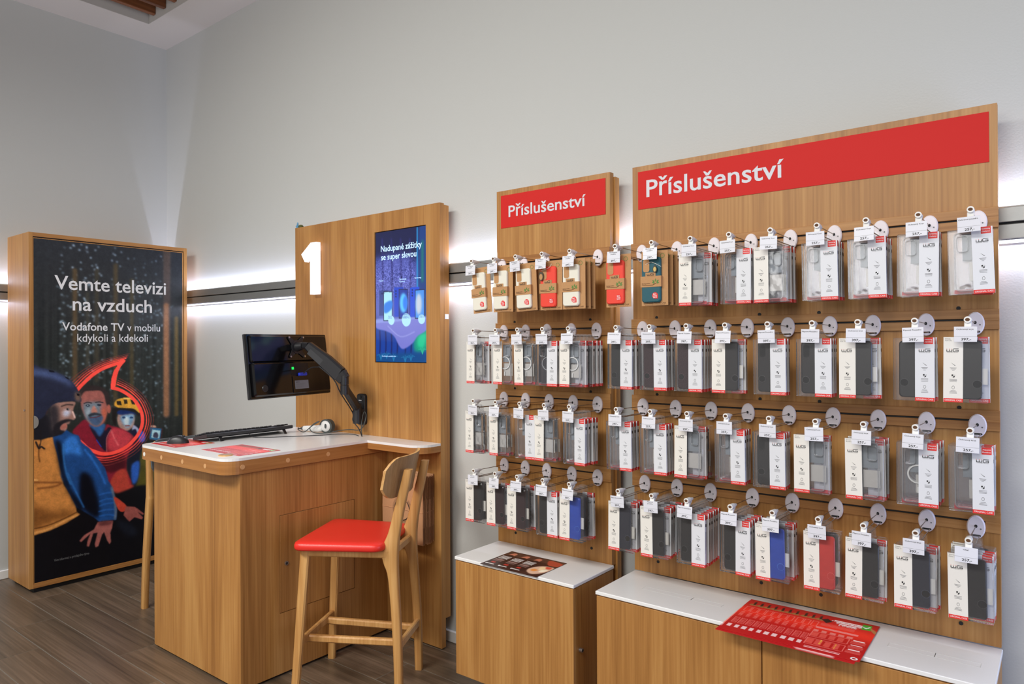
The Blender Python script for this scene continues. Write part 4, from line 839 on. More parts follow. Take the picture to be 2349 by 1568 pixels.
def flyer(x0, x1, y0, y1, z, kind, label, grp=None, n=2, rot=0, res=420, skew=0):
    cx, cy = (x0 + x1) / 2, (y0 + y1) / 2
    t = thing('flyer', label, 'flyer', (cx, cy, z), rot, grp)
    w, h = x1 - x0, y1 - y0; W1 = int(w * res); H1 = int(h * res)
    part('sheet', MB().box(-w / 2, w / 2, -h / 2, h / 2, 0, 0.0009, plain('flyer_edge_' + kind, (200, 44, 40) if kind == 'red' else (70, 44, 40), 0.4)), t)
    link('print', print_mesh('print', flyer_cv(kind, W1, H1), (-w / 2, h / 2, 0.0011), (w, 0, 0), (0, -h, 0), M_print), t)
    return t, w, h
t, w, h = flyer(-0.867, -0.462, 2.152, 2.462, 0.6046, 'red', 'large red price flyer lying over the front edge of the long cabinet', 'red flyers on the long cabinet', rot=math.radians(1.0))
lt = MB(); put_text(lt, 'Pojistěte si telefon', 0.07, 0.178, 0.112, 0.0085, M_inkw, y=0.0015, bold=0.01, plane='z'); put_text(lt, 'proti rozbití', 0.088, 0.16, 0.098, 0.0085, M_inkw, y=0.0015, bold=0.01, plane='z'); put_text(lt, 'a krádeži.', 0.095, 0.15, 0.084, 0.0085, M_inkw, y=0.0015, bold=0.01, plane='z')
part('lettering', lt, t)
b = MB(); cc = circ(0.186, -0.142, 0.010, n=24); ci = circ(0.186, -0.142, 0.0052, n=24)
b.add([(x, y, 0.0014) for x, y in cc] + [(x, y, 0.0014) for x, y in ci], [(i, (i + 1) % 24, (i + 1) % 24 + 24, i + 24) for i in range(24)], M_inkw)
part('ring_mark', b, t)
t3, w, h = flyer(-0.872, -0.470, 2.138, 2.448, 0.6026, 'red', 'red flyer lying directly beneath the large red price flyer', 'red flyers on the long cabinet', rot=math.radians(0.2), res=60)
flyer(-1.897, -1.612, 2.196, 2.410, 0.6024, 'dark', 'dark brown photo flyer on the white top of the small cabinet', rot=math.radians(0.5))
flyer(-3.592, -3.345, 1.652, 1.85, TZ, 'red', 'red flyer under the computer mouse on the service desk', rot=0)
flyer(-3.182, -2.86, 1.694, 1.902, TZ, 'red', 'red flyer on the front of the service desk beside the coaster', rot=0)
# coaster
b = MB(); b.prism_z(circ(0, 0, 0.031, n=28), 0, 0.004, M_stool2); b.prism_z(circ(0, 0, 0.028, n=28), 0.004, 0.0045, M_ply)
single('coaster', b, 'small round wooden coaster on the front corner of the service desk', 'coaster', (-2.925, 1.668, TZ))
# mouse
t = thing('computer_mouse', 'black computer mouse standing on the red flyer', 'mouse', (-3.487, 1.735, TZ + 0.0012), math.radians(40))
vs = []; fs = []; NU, NV = 20, 8
for j in range(NV + 1):
    v = j / NV
    for i in range(NU):
        a = 2 * PI * i / NU; c_, s_ = math.cos(a), math.sin(a)
        rx = 0.052 * (abs(c_) ** 0.75) * (1 if c_ > 0 else -1); ry = 0.031 * (abs(s_) ** 0.8) * (1 if s_ > 0 else -1) * (1 - 0.12 * math.cos(a))
        k = math.cos(v * PI / 2) ** 0.55; vs.append((rx * (0.9 + 0.1 * k) * k, ry * k, 0.038 * math.sin(v * PI / 2) * (1 - 0.25 * (rx * k / 0.052 - 0.1) ** 2)))
for j in range(NV):
    for i in range(NU): fs.append((j * NU + i, j * NU + (i + 1) % NU, (j + 1) * NU + (i + 1) % NU, (j + 1) * NU + i))
b = MB(); b.add(vs, fs, M_bplast, True); b.add(vs, [tuple(range(NU))[::-1]], M_bplast); part('mouse_body', b, t)
part('scroll_wheel', MB().cyl((0.028, -0.004, 0.033), (0.028, 0.004, 0.033), 0.006, M_ink, 12), t)
# keyboard
kb = thing('keyboard', 'black keyboard with raised back edge on the service desk', 'keyboard', (-3.455, 2.08, TZ), 0)
b = MB(); b.prism_y([(-0.068, 0.002), (0.068, 0.026), (0.070, 0.030), (0.070, 0.040), (0.064, 0.043), (-0.066, 0.016), (-0.070, 0.010)], -0.25, 0.25, M_key); part('keyboard_body', b, kb)
kc = MB()
for r in range(6):
    for c in range(19):
        if c in (15,): continue
        x = -0.054 + r * 0.0205; y = -0.238 + c * 0.0253; z = 0.0185 + (x + 0.066) * 0.208
        wv = 0.0235
        if r == 0 and 3 < c < 9: continue
        kc.add([(x - .008, y - wv / 2 + .001, z), (x + .009, y - wv / 2 + .001, z + .0034), (x + .009, y + wv / 2 - .001, z + .0034), (x - .008, y + wv / 2 - .001, z), (x - .006, y - wv / 2 + .003, z + .006), (x + .007, y - wv / 2 + .003, z + .009), (x + .007, y + wv / 2 - .003, z + .009), (x - .006, y + wv / 2 - .003, z + .006)],
               [(4, 5, 6, 7), (0, 1, 5, 4), (1, 2, 6, 5), (2, 3, 7, 6), (3, 0, 4, 7)], M_key)
part('keys', kc, kb)['kind'] = 'stuff'
for y in (-0.175, 0.198):
    part('foot', MB().bar((0.056, y, 0.028), (0.078, y, 0.0), 0.018, 0.004, M_bplast, up=(1, 0, 0)), kb)
# cables
single('keyboard_cable', MB().tube([(-3.386, 2.06, TZ + 0.03), (-3.37, 2.08, TZ + 0.004), (-3.30, 2.14, TZ + 0.002), (-3.23, 2.24, TZ + 0.002), (-3.16, 2.34, TZ + 0.002), (-3.12, 2.43, TZ + 0.002), (-3.05, 2.475, TZ + 0.002), (-2.965, 2.448, TZ + 0.002)], 0.0018, M_ink, 6, smooth_path=6), 'thin black keyboard cable running over the white desktop', 'cable')
M_gcab = plain('grey_cable', (70, 74, 72), 0.5)
single('scanner_cable', MB().tube([(-3.42, 2.39, TZ + 0.02), (-3.39, 2.37, TZ + 0.012), (-3.33, 2.37, TZ + 0.006), (-3.28, 2.392, TZ + 0.05), (-3.24, 2.40, TZ + 0.066), (-3.29, 2.375, TZ + 0.03), (-3.25, 2.372, TZ + 0.006), (-3.18, 2.40, TZ + 0.006), (-3.12, 2.44, TZ + 0.02), (-3.05, 2.46, TZ + 0.028), (-2.975, 2.46, TZ + 0.032), (-2.94, 2.462, TZ + 0.06), (-2.93, 2.47, TZ + 0.11), (-2.945, 2.47, TZ + 0.13), (-2.96, 2.47, TZ + 0.10), (-2.958, 2.46, TZ + 0.05), (-2.938, 2.448, TZ + 0.003)], 0.0026, M_gcab, 6, smooth_path=6), 'grey cable looping from the barcode scanner to the desk hole', 'cable')
# scanner
s = thing('barcode_scanner', 'white and grey handheld barcode scanner lying on the desk', 'scanner', (-3.31, 2.42, TZ), math.radians(14))
b = MB(); b.tube([(-0.075, 0, 0.018), (-0.03, 0, 0.019), (0.02, 0, 0.021), (0.06, 0, 0.028)], [0.014, 0.021], M_wplast, 12, smooth_path=4)
part('handle', b, s)
b = MB(); vs = []; NU, NV = 16, 10
for j in range(NV + 1):
    for i in range(NU):
        ph = PI * j / NV; th_ = 2 * PI * i / NU
        vs.append((0.085 + 0.040 * math.sin(ph) * math.cos(th_), 0.024 * math.cos(ph), 0.038 + 0.036 * math.sin(ph) * math.sin(th_)))
b.add(vs, [(j * NU + i, j * NU + (i + 1) % NU, (j + 1) * NU + (i + 1) % NU, (j + 1) * NU + i) for j in range(NV) for i in range(NU)], M_wplast, True); part('head', b, s)
b = MB(); b.ring_y(circ(0.088, 0.038, 0.043, 0.0385, 24), circ(0.084, 0.038, 0.034, 0.031, 24), -0.014, 0.014, M_gcab); part('rubber_bumper', b, s)
b = MB(); b.cyl((-0.075, 0, 0.018), (-0.088, 0, 0.017), 0.0135, M_gcab, 12, r2=0.010); b.cyl((-0.088, 0, 0.017), (-0.118, 0, 0.014), 0.006, M_gcab, 10, r2=0.003); part('strain_relief', b, s)
b = MB(); b.prism_y(circ(0.095, 0.04, 0.006, 0.013, 14), -0.0262, -0.024, M_gcab); part('emblem', b, s)
# ================================================================ MONITOR AND ARM
BLc = Vector((-3.091, 1.895, 1.242)); U_ = (Vector((-3.199, 2.447, 1.243)) - BLc); Wv = (Vector((-3.128, 1.895, 1.561)) - BLc)
mw, mh = U_.length, Wv.length; U_.normalize(); Wv = (Wv - U_ * Wv.dot(U_)).normalized(); Nn = U_.cross(Wv)
org = BLc + U_ * mw / 2 + Wv * mh / 2
mo = thing('monitor', 'black computer monitor seen from behind, held by the wall arm', 'monitor')
mo.matrix_world = Matrix(((U_.x, -Nn.x, Wv.x, org.x), (U_.y, -Nn.y, Wv.y, org.y), (U_.z, -Nn.z, Wv.z, org.z), (0, 0, 0, 1)))
hw, hh = mw / 2, mh / 2
b = MB(); b.slab_y(rrect(-hw, hw, -hh, hh, 0.006, 3), 0.0, 0.012, M_gloss, r=0.003); b.slab_y(rrect(-hw + 0.012, hw - 0.012, 0.0185, hh - 0.008, 0.01, 3), -0.012, 0.0, M_gloss, r=0.006)
b.slab_y(rrect(-hw + 0.012, hw - 0.012, -hh + 0.01, 0.0165, 0.01, 3), -0.018, 0.0, M_gloss, r=0.008); part('back_shell', b, mo)
part('bezel', MB().slab_y(rrect(-hw - 0.001, hw + 0.001, -hh - 0.001, hh + 0.001, 0.006, 3), 0.012, 0.022, M_bplast, r=0.002), mo)
part('display', MB().box(-hw + 0.006, hw - 0.006, 0.0221, 0.0225, -hh + 0.014, hh - 0.006, M_black), mo)
vx, vz = 0.035, 0.092
b = MB(); 
for sx in (-1, 1):
    for sz in (-1, 1): b.bar((vx, -0.0165, vz), (vx + sx * 0.052, -0.0165, vz + sz * 0.052), 0.045, 0.004, M_bplast, up=(0, 1, 0), w2=0.014)
b.prism_y(circ(vx, vz, 0.036, n=20), -0.021, -0.013, M_bplast); part('mounting_plate', b, mo)
for sx in (-1, 1):
    for sz in (-1, 1): part('screw', MB().cyl((vx + sx * 0.05, -0.019, vz + sz * 0.05), (vx + sx * 0.05, -0.0225, vz + sz * 0.05), 0.0048, M_lens, 10), mo)
M_port = plain('recess_black', (6, 6, 8), 0.5)
b = MB(); b.box(-0.022, 0.105, -0.0186, -0.0176, -0.056, 0.006, M_port); b.box(-0.018, 0.100, -0.0215, -0.0176, -0.145, -0.060, M_gloss); part('port_recess', b, mo)
part('cable_plug', MB().cbox(0.022, 0.078, -0.034, -0.018, -0.060, -0.044, plain('blue_plug', (36, 60, 190), 0.4), c=0.003), mo, 'blue cable plug')
part('indicator', MB().box(-0.016, -0.002, -0.0205, -0.0186, -0.025, -0.012, emit('green_led', (30, 220, 90), 0.9)), mo, 'green indicator')
b = MB(); b.box(-0.005, 0.092, -0.0225, -0.0216, -0.127, -0.083, plain('rating_label', (120, 122, 128), 0.5))
for k in range(5): b.box(0.0, 0.07 - 0.008 * k, -0.0228, -0.0225, -0.100 - 0.005 * k, -0.0985 - 0.005 * k, M_inkg)
put_text(b, 'SAMSUNG', 0.0, 0.026, -0.0935, 0.004, M_ink, y=-0.0227, bold=0.02); part('rating_label', b, mo)
part('joystick', MB().cyl((-0.205, -0.018, -0.112), (-0.205, -0.0225, -0.112), 0.018, M_bplast, 20, r2=0.016), mo)
hub = mo.matrix_world @ Vector((vx, -0.021, vz)); hub2 = mo.matrix_world @ Vector((vx, -0.062, vz))
ar = thing('monitor_mount', 'black jointed monitor arm bolted to the oak backboard', 'monitor mount', (-3.0, 2.51, 1.155))
def wv(mb): return mb
b = MB(); b.slab_y(rrect(-3.036, -2.968, 1.072, 1.240, 0.018, 5), 2.49, 2.51, M_bplast, r=0.004); wp('wall_plate', b, ar)
b = MB(); b.cyl((-3.002, 2.49, 1.222), (-3.002, 2.487, 1.222), 0.009, M_gloss, 14); b.box(-3.012, -2.99, 2.488, 2.4899, 1.203, 1.207, M_inkw); wp('maker_badge', b, ar)
b = MB(); b.cyl((-2.985, 2.455, 1.085), (-2.985, 2.455, 1.168), 0.024, M_bplast, 18); b.box(-3.01, -2.97, 2.455, 2.492, 1.09, 1.16, M_bplast); wp('lower_joint', b, ar)
J1 = Vector((-2.98, 2.445, 1.175)); J2 = Vector((-2.895, 2.30, 1.285)); J3 = Vector((-2.895, 2.30, 1.335)); EL = Vector((-3.075, 2.212, 1.502))
b = MB(); b.cyl((-2.985, 2.455, 1.166), (-2.985, 2.455, 1.192), 0.023, M_bplast, 18); b.bar(J1, J2, 0.040, 0.042, M_bplast, up=(0.3, 0.2, 1), w2=0.04, h2=0.036); wp('lower_arm', b, ar)
b = MB(); b.cyl((J2.x, J2.y, 1.252), (J2.x, J2.y, 1.300), 0.0215, M_bplast, 18); b.cyl((J2.x, J2.y, 1.302), (J2.x, J2.y, 1.348), 0.0215, M_bplast, 18); b.cyl((J2.x, J2.y, 1.348), (J2.x - 0.006, J2.y, 1.356), 0.0215, M_bplast, 18, r2=0.014); wp('elbow_joint', b, ar)
b = MB(); mid1 = J3 + (EL - J3) * 0.12; 
b.bar(J3 + Vector((0, 0, -0.008)), mid1, 0.036, 0.06, M_bplast, up=(0.2, 0.1, 1), w2=0.044, h2=0.075); b.bar(mid1, J3 + (EL - J3) * 0.5, 0.044, 0.075, M_bplast, up=(0.2, 0.1, 1), w2=0.044, h2=0.075)
b.bar(J3 + (EL - J3) * 0.5, EL, 0.044, 0.075, M_bplast, up=(0.2, 0.1, 1), w2=0.04, h2=0.046); wp('upper_arm', b, ar)
b = MB(); b.bar(EL + (J3 - EL) * 0.1 + Vector((0.002, -0.02, -0.012)), EL + (J3 - EL) * 0.88 + Vector((0.002, -0.02, -0.012)), 0.006, 0.034, M_key, up=(0.2, 0.1, 1)); wp('arm_cover', b, ar)
b = MB(); b.cyl(hub, hub2, 0.024, M_bplast, 18, r2=0.018); b.bar(hub2 + Vector((0, 0, 0.004)), EL, 0.022, 0.032, M_bplast); wp('tilt_head', b, ar)
b = MB(); ca = mo.matrix_world @ Vector((0.05, -0.03, -0.05))
b.tube([ca, ca + Vector((0.05, 0.01, 0.03)), EL + Vector((0.05, 0.02, -0.11)), EL + (J3 - EL) * 0.35 + Vector((0.01, -0.01, -0.055)), EL + (J3 - EL) * 0.75 + Vector((0.0, -0.01, -0.05)), J2 + Vector((-0.03, 0.0, -0.03)), J1 + Vector((-0.02, -0.01, -0.03)), Vector((-2.99, 2.43, 1.10)), Vector((-2.955, 2.44, 1.06)), Vector((-2.938, 2.448, TZ))], 0.003, M_ink, 6, smooth_path=6)
single('monitor_cable', b, 'black video cable along the underside of the monitor arm', 'cable')
# ================================================================ HOOKS, PRICE TAGS, PACKS
ROWZ = (1.857, 1.5565, 1.2535, 0.953)
ORD = ['first', 'second', 'third', 'fourth', 'fifth', 'sixth', 'seventh', 'eighth', 'ninth']
RN = ['top row', 'second row', 'third row', 'bottom row']
# --- hook meshes (origin: disc centre on the bar face, y = 2.5)
disc = MB(); disc.slab_y(circ(0, 0, 0.0235, 0.0345, 28), -0.009, 0.0, M_lilac, r=0.003); disc_me = disc.mesh('disc')
hol = MB(); hol.prism_y(circ(0, 0.003, 0.004, 0.005, 10), -0.0094, -0.0088, M_ink); hol.prism_y(rrect(-0.0125, 0.0125, -0.027, -0.0215, 0.0025, 2), -0.0094, -0.0088, M_ink); hol.prism_y(circ(0.012, -0.004, 0.0022, n=8), -0.0094, -0.0088, M_inkg); hol_me = hol.mesh('disc_holes')
uw_ = MB(); uw_.tube([(0, -0.006, 0.003), (0, -0.10, 0.0045), (0, -0.205, 0.006)], 0.0014, M_wire, 6); uw_me = uw_.mesh('price_wire')
lw = MB(); lw.tube([(-0.0085, -0.006, -0.0245), (-0.0085, -0.17, -0.0235), (-0.0085, -0.188, -0.020), (-0.006, -0.194, -0.0185), (0.006, -0.194, -0.0185), (0.0085, -0.188, -0.020), (0.0085, -0.17, -0.0235), (0.0085, -0.006, -0.0245)], 0.0016, M_wire, 6, smooth_path=3); lw_me = lw.mesh('carrying_wire')
cl = MB(); cl.cyl((0, -0.19, 0.0055), (0, -0.217, 0.0065), 0.0085, M_wplast, 14, r2=0.0088); cl.cyl((0, -0.165, 0.005), (0, -0.19, 0.0055), 0.0045, M_wplast, 10, r2=0.0085, cap=True)
cl.prism_y(circ(0, 0.0065, 0.0056, 0.0045, 14), -0.2176, -0.2168, M_kraftd)
cl.bar((0, -0.207, -0.001), (0, -0.212, -0.017), 0.017, 0.006, M_wplast, up=(0, 1, 0)); cl.bar((0, -0.176, -0.001), (0, -0.205, -0.020), 0.007, 0.005, M_wplast, up=(0, 1, 0)); cl_me = cl.mesh('tag_clip')
# --- printed bits
def logo(mb, cx, z, w, y, mat=M_ink, dots=True):
    u = w / 44.0
    def bx(x0, x1, z0, z1, m=mat): mb.quad([(cx + x0 * u, y, z + z0 * u), (cx + x1 * u, y, z + z0 * u), (cx + x1 * u, y, z + z1 * u), (cx + x0 * u, y, z + z1 * u)], m)
    bx(-22, -1, 0, 2.6); bx(-22, -19.4, 2.6, 9); bx(-12.6, -10.2, 2.6, 9); bx(-3.6, -1, 2.6, 9)
    bx(3, 22, 11, 13.4); bx(1, 3.6, 2.6, 11); bx(1, 22, 0, 2.6); bx(19.4, 22, 2.6, 6.4); bx(10, 22, 5, 7.2)
    if dots:
        for x in (-20.7, -11.4, -2.3): bx(x - 1.1, x + 1.1, 10.4, 12.4, M_inkr)
    if w > 0.02: put_text(mb, 'WINNER GROUP', cx - 21 * u, cx + 21 * u, z - 4.2 * u, 2.6 * u, mat, y=y)
def icons(mb, cx, y):
    zs = (-0.118, -0.150, -0.182)
    for k, z in enumerate(zs):
        if k == 0: mb.add([(cx - .006, y, z + .006), (cx - .004, y, z + .0045), (cx + .006, y, z - .003), (cx + .003, y, z - .003)], [(0, 1, 2, 3)], M_inkg)
        elif k == 1:
            mb.add([(cx - .004, y, z + .004), (cx + .0, y, z + .0046), (cx + .0, y, z), (cx - .004, y, z)], [(0, 3, 2, 1)], M_ink); mb.add([(cx, y, z), (cx + .004, y, z), (cx + .0035, y, z - .003), (cx, y, z - .005)], [(0, 3, 2, 1)], M_ink)
            mb.add([(cx + .0034, y, z + .004), (cx + .004, y, z + .004), (cx + .004, y, z), (cx + .0034, y, z)], [(0, 3, 2, 1)], M_ink); mb.add([(cx - .004, y, z - .001), (cx - .0034, y, z - .001), (cx, y, z - .0045), (cx, y, z - .005)], [(0, 3, 2, 1)], M_ink)
        else:
            o_ = [(cx + (.0036 * math.cos(a) * .7 + .0036 * math.sin(a) * .7), z + (-.0055 * math.cos(a) * .6 + .0046 * math.sin(a) * .8)) for a in [2 * PI * i / 12 for i in range(12)]]
            i_ = [(cx + (q[0] - cx) * .78, z + (q[1] - z) * .78) for q in o_]
            mb.add([(p[0], y, p[1]) for p in o_] + [(p[0], y, p[1]) for p in i_], [(i, i + 12, (i + 1) % 12 + 12, (i + 1) % 12) for i in range(12)], M_inkg)
        for j, wd in enumerate(((.008, .006, .003), (.009, .009, .0085), (.006, .0085, .009))[k]):
            zz = z - 0.0085 - j * 0.0034; mb.quad([(cx - wd, y, zz - .0011), (cx + wd, y, zz - .0011), (cx + wd, y, zz), (cx - wd, y, zz)], M_inkg)
CARDS = {}
def card_mesh(side, brand):
    k = (side, brand)
    if k in CARDS: return CARDS[k]
    mb = MB(); mat = M_cardw if side == 'L' else M_card
    x0, x1 = (-0.0527, -0.0065) if side == 'L' else (0.0045, 0.0527)
    mb.box(x0, x1, -0.0008, -0.0002, -0.223, -0.0412, mat)
    xs = x0 if side == 'L' else x1; sg = -1 if side == 'L' else 1
    mb.box(min(xs, xs + sg * .0006), max(xs, xs + sg * .0006), -0.0008, 0.0135, -0.223, -0.0412, mat)
    cx = (x0 + x1) / 2; y = -0.0010
    logo(mb, cx + (-0.002 if side == 'L' else 0.0), -0.082, 0.029, y)
    icons(mb, cx, y)
    zr = -0.2125
    mb.quad([(x0, y, -0.223), (x1, y, -0.223), (x1, y, zr), (x0, y, zr)], M_inkr)
    mb.quad([(xs + sg * .0008, -0.0008, -0.223), (xs + sg * .0008, 0.0135, -0.223), (xs + sg * .0008, 0.0135, zr), (xs + sg * .0008, -0.0008, zr)], M_inkr)
    put_text(mb, 'ORIGINAL CASE', x0 + 0.003, x1 - 0.003, -0.2198, 0.0045, M_inkw, y=-0.0012)
    if side == 'R':
        mb.quad([(x1 - .026, y, -0.060), (x1 - .003, y, -0.060), (x1 - .003, y, -0.0412), (x1 - .026, y, -0.0412)], M_inkr)
        put_text(mb, brand[0], x1 - .024, x1 - .005, -0.0485, 0.0038, M_inkw, y=-0.0012, bold=.01); put_text(mb, brand[1], x1 - .024, x1 - .005, -0.0555, 0.0036, M_inkw, y=-0.0012, bold=.01)
        mb.quad([(xs + .0008, 0.002, -0.060), (xs + .0008, 0.0135, -0.060), (xs + .0008, 0.0135, -0.0412), (xs + .0008, 0.002, -0.0412)], M_inkr)
    else:
        put_text(mb, brand[0], x0 + .003, x0 + .016, -0.0475, 0.0034, M_inkg, y=y); put_text(mb, brand[1], x0 + .003, x0 + .019, -0.0525, 0.0034, M_inkg, y=y)
    for j in range(3): # writing down the spine
        yy_ = 0.0040 + 0.0028 * j; mb.quad([(xs + sg * .0008, yy_, -0.175 + 0.012 * j), (xs + sg * .0008, yy_ + .0010, -0.175 + 0.012 * j), (xs + sg * .0008, yy_ + .0010, -0.10), (xs + sg * .0008, yy_, -0.10)], M_inkg)
    mb.quad([(xs + sg * .0009, 0.004, -0.083), (xs + sg * .0009, 0.0115, -0.083), (xs + sg * .0009, 0.0115, -0.073), (xs + sg * .0009, 0.004, -0.073)], M_ink)
    CARDS[k] = mb.mesh('printed_card'); return CARDS[k]
bx = MB(); bx.slab_y(rrect(-0.0522, 0.0522, -0.2228, -0.0414, 0.003, 2), 0.0, 0.0145, M_clear, r=0.0018)
bx.prism_y([(-0.022, -0.0412), (0.022, -0.0412), (0.019, -0.018), (0.008, -0.014), (-0.008, -0.014), (-0.019, -0.018)], 0.0128, 0.0134, M_clear)
box_me = bx.mesh('clear_box')
def case_mesh(kind, side):
    mb = MB(); O = rrect(-0.0375, 0.0375, -0.2135, -0.050, 0.010, 5)
    if kind in ('clear', 'ring', 'greyring'):
        I = rrect(-0.0350, 0.0350, -0.2110, -0.0525, 0.008, 5)
        mb.ring_y(O, I, 0.0025, 0.0115, M_clear2 if kind != 'greyring' else M_case['greyring'])
        mb.prism_y(I, 0.0100, 0.0108, M_film if kind != 'greyring' else clear_grey)
        cx = -0.018 if side == 'R' else 0.020
        ca, cb = rrect(cx - 0.014, cx + 0.014, -0.105, -0.060, 0.008, 4), rrect(cx - 0.012, cx + 0.012, -0.103, -0.062, 0.006, 4)
        mb.ring_y(ca, cb, 0.0025, 0.0098, M_clear2)
        if kind == 'greyring':
            for zz, xx_ in ((-0.070, -0.023), (-0.070, -0.012), (-0.082, -0.0175)): mb.prism_y(circ(xx_, zz, 0.0045, n=12), 0.003, 0.006, M_gloss)
        if kind in ('ring', 'greyring'):
            rm = M_inkw if kind == 'ring' else M_clear2
            mb.ring_y(circ(0.002, -0.132, 0.0275, n=32), circ(0.002, -0.132, 0.0235, n=32), 0.0075, 0.0095, rm)
            mb.prism_y(rrect(0.0, 0.004, -0.186, -0.168, 0.0018, 2), 0.0075, 0.0095, rm)
    else:
        m = M_case[kind]; mb.slab_y(O, 0.0022, 0.0122, m, r=0.003)
        cx = -0.0235 if side == 'R' else 0.0265
        if kind != 'red' or True:
            mb.prism_y(circ(cx, -0.171, 0.0112, n=24), 0.0019, 0.0023, plain('rim_' + kind, tuple(min(255, int(v * 1.3 + 62)) for v in CASE[kind]), 0.3))
            mb.prism_y(circ(cx, -0.171, 0.0105, n=24), 0.0016, 0.0020, M_case[kind] if kind in ('red', 'blue') else plain('window_dark', (4, 4, 6), 0.15))
        if kind == 'dark': mb.prism_y(rrect(-0.031, -0.012, -0.10, -0.060, 0.008, 4), 0.0018, 0.0023, plain('window_dark', (4, 4, 6), 0.15))
    return mb.mesh('phone_case')
clear_grey = clear('smoked_clear', (60, 58, 68), 0.45, 0.1)
CM = {}
ins = {}
for side in 'LR':
    mb = MB(); a, b_ = (-0.006, 0.034) if side == 'L' else (-0.014, 0.0045)
    mb.box(a - 0.004, b_, 0.0116, 0.0122, -0.128, -0.055, M_slate)
    mb.box(a + (0.0 if side == 'L' else 0.010), b_ + (0.006 if side == 'L' else 0.0), 0.0118, 0.0124, -0.186, -0.134, M_cardw)
    mb.box(-0.040 if side == 'R' else -0.005, 0.003 if side == 'R' else 0.044, 0.0124, 0.0128, -0.219, -0.209, plain('inner_red', (206, 70, 78), 0.6))
    ins[side] = mb.mesh('inner_card')
lab = MB(); lab.box(0.036, 0.050, 0.0142, 0.0150, -0.172, -0.128, M_cardw); lab_me = lab.mesh('barcode_label')
# --- eco packs
eco = {}
for kind in ('white', 'red', 'teal'):
    mb = MB(); mb.prism_y([(-0.0525, -0.2175), (0.0525, -0.2175), (0.0525, -0.0235), (0.0525, -0.0215), (-0.0525, -0.0215)], 0.0, 0.0016, M_kraft)
    o_, i_ = circ(0.031, -0.040, 0.0085, n=20), circ(0.031, -0.040, 0.0070, n=20); mb.ring_y(o_, i_, -0.0004, 0.0, M_leaf)
    put_text(mb, 'Eco-Friendly PHONE CASE', -0.044, 0.044, -0.2115, 0.005, M_kraftd, y=-0.0005, bold=.01); mb.quad([(-0.04, -0.0005, -0.2155), (0.04, -0.0005, -0.2155), (0.04, -0.0005, -0.2145), (-0.04, -0.0005, -0.2145)], M_kraftd)
    card = mb.mesh('kraft_card')
    cs = MB(); cs.slab_y(rrect(-0.047, 0.028, -0.206, -0.044, 0.011, 5), -0.0112, -0.0004, M_eco[kind], r=0.003)
    cs.prism_y(rrect(-0.041, -0.013, -0.098, -0.049, 0.009, 4), -0.0122, -0.0110, M_eco[kind]); cs.prism_y(rrect(-0.0395, -0.0145, -0.0965, -0.0505, 0.008, 4), -0.0126, -0.0120, M_kraft)
    case = cs.mesh('phone_case')
    sl_ = MB(); sl_.box(-0.050, 0.031, -0.0126, 0.0, -0.151, -0.112, M_kraft); sl_.prism_y([(-0.030, -0.113), (0.010, -0.113), (0.010, -0.099), (-0.030, -0.099)], -0.0128, -0.0112, M_kraft)
    logo(sl_, -0.010, -0.1095, 0.028, -0.0131, M_ink, dots=False)
    for (dx, dz, a) in ((0, 0, 90), (0.006, -0.002, 40), (-0.006, -0.002, 140), (0.004, -0.008, 10), (-0.004, -0.008, 165)):
        c_, s_ = math.cos(math.radians(a)), math.sin(math.radians(a)); L_, w_ = 0.013, 0.0032; bx0, bz0 = 0.010 + dx * .5, -0.134 + dz * .5
        sl_.add([(bx0, -0.0131, bz0), (bx0 + c_ * L_ * .5 - s_ * w_, -0.0131, bz0 + s_ * L_ * .5 + c_ * w_), (bx0 + c_ * L_, -0.0131, bz0 + s_ * L_), (bx0 + c_ * L_ * .5 + s_ * w_, -0.0131, bz0 + s_ * L_ * .5 - c_ * w_)], [(0, 1, 2, 3)], M_leaf)
    put_text(sl_, 'Biodegradable', -0.044, -0.012, -0.140, 0.004, M_kraftd, y=-0.0131); sl_.tube([(-0.044, -0.0130, -0.142), (-0.02, -0.0130, -0.1445), (0.0, -0.0130, -0.144), (0.012, -0.0130, -0.138)], 0.0009, M_kraftd, 5)
    sleeve = sl_.mesh('kraft_sleeve')
    st_ = MB(); pts = circ(0.007, -0.182, 0.0115, n=20); pts = [(x, z) if not (x > 0.007 and z < -0.182) else (0.0185, max(z, -0.1935)) for x, z in pts]
    st_.prism_y(pts, -0.0118, -0.0110, M_inkr); put_text(st_, 'BIO', 0.0, 0.012, -0.180, 0.005, M_inkw, y=-0.0120, bold=.01); put_text(st_, 'LOVES', -0.001, 0.015, -0.186, 0.0042, M_inkw, y=-0.0120, bold=.01); put_text(st_, 'EARTH', 0.0, 0.014, -0.191, 0.0035, M_inkw, y=-0.0120, bold=.01)
    sticker = st_.mesh('red_sticker')
    eco[kind] = (card, case, sleeve, sticker)
hg = MB(); hg.tube([(-0.03, -0.013, -0.070), (-0.008, -0.016, -0.062), (0.010, -0.017, -0.068), (0.030, -0.010, -0.080)], 0.0008, M_cardw, 5, smooth_path=4)
hg.prism_y([(0.010 + x, -0.087 + z) for x, z in [(0.0, 0.014), (0.006, 0.006), (0.0085, -0.002), (0.006, -0.011), (0, -0.014), (-0.006, -0.011), (-0.0085, -0.002), (-0.006, 0.006)]], -0.0185, -0.0165, plain('hang_tag_brown', (72, 62, 46), 0.6))
hg.prism_y(circ(0.010, -0.089, 0.0055, 0.0085, 14), -0.0192, -0.0184, plain('hang_tag_face', (206, 176, 104), 0.5)); hang_me = hg.mesh('hang_tag')
hg_r = MB(); hg_r.tube([(0.01, -0.013, -0.035), (0.0, -0.016, -0.05), (-0.037, -0.018, -0.060)], 0.0008, M_cardw, 5, smooth_path=4)
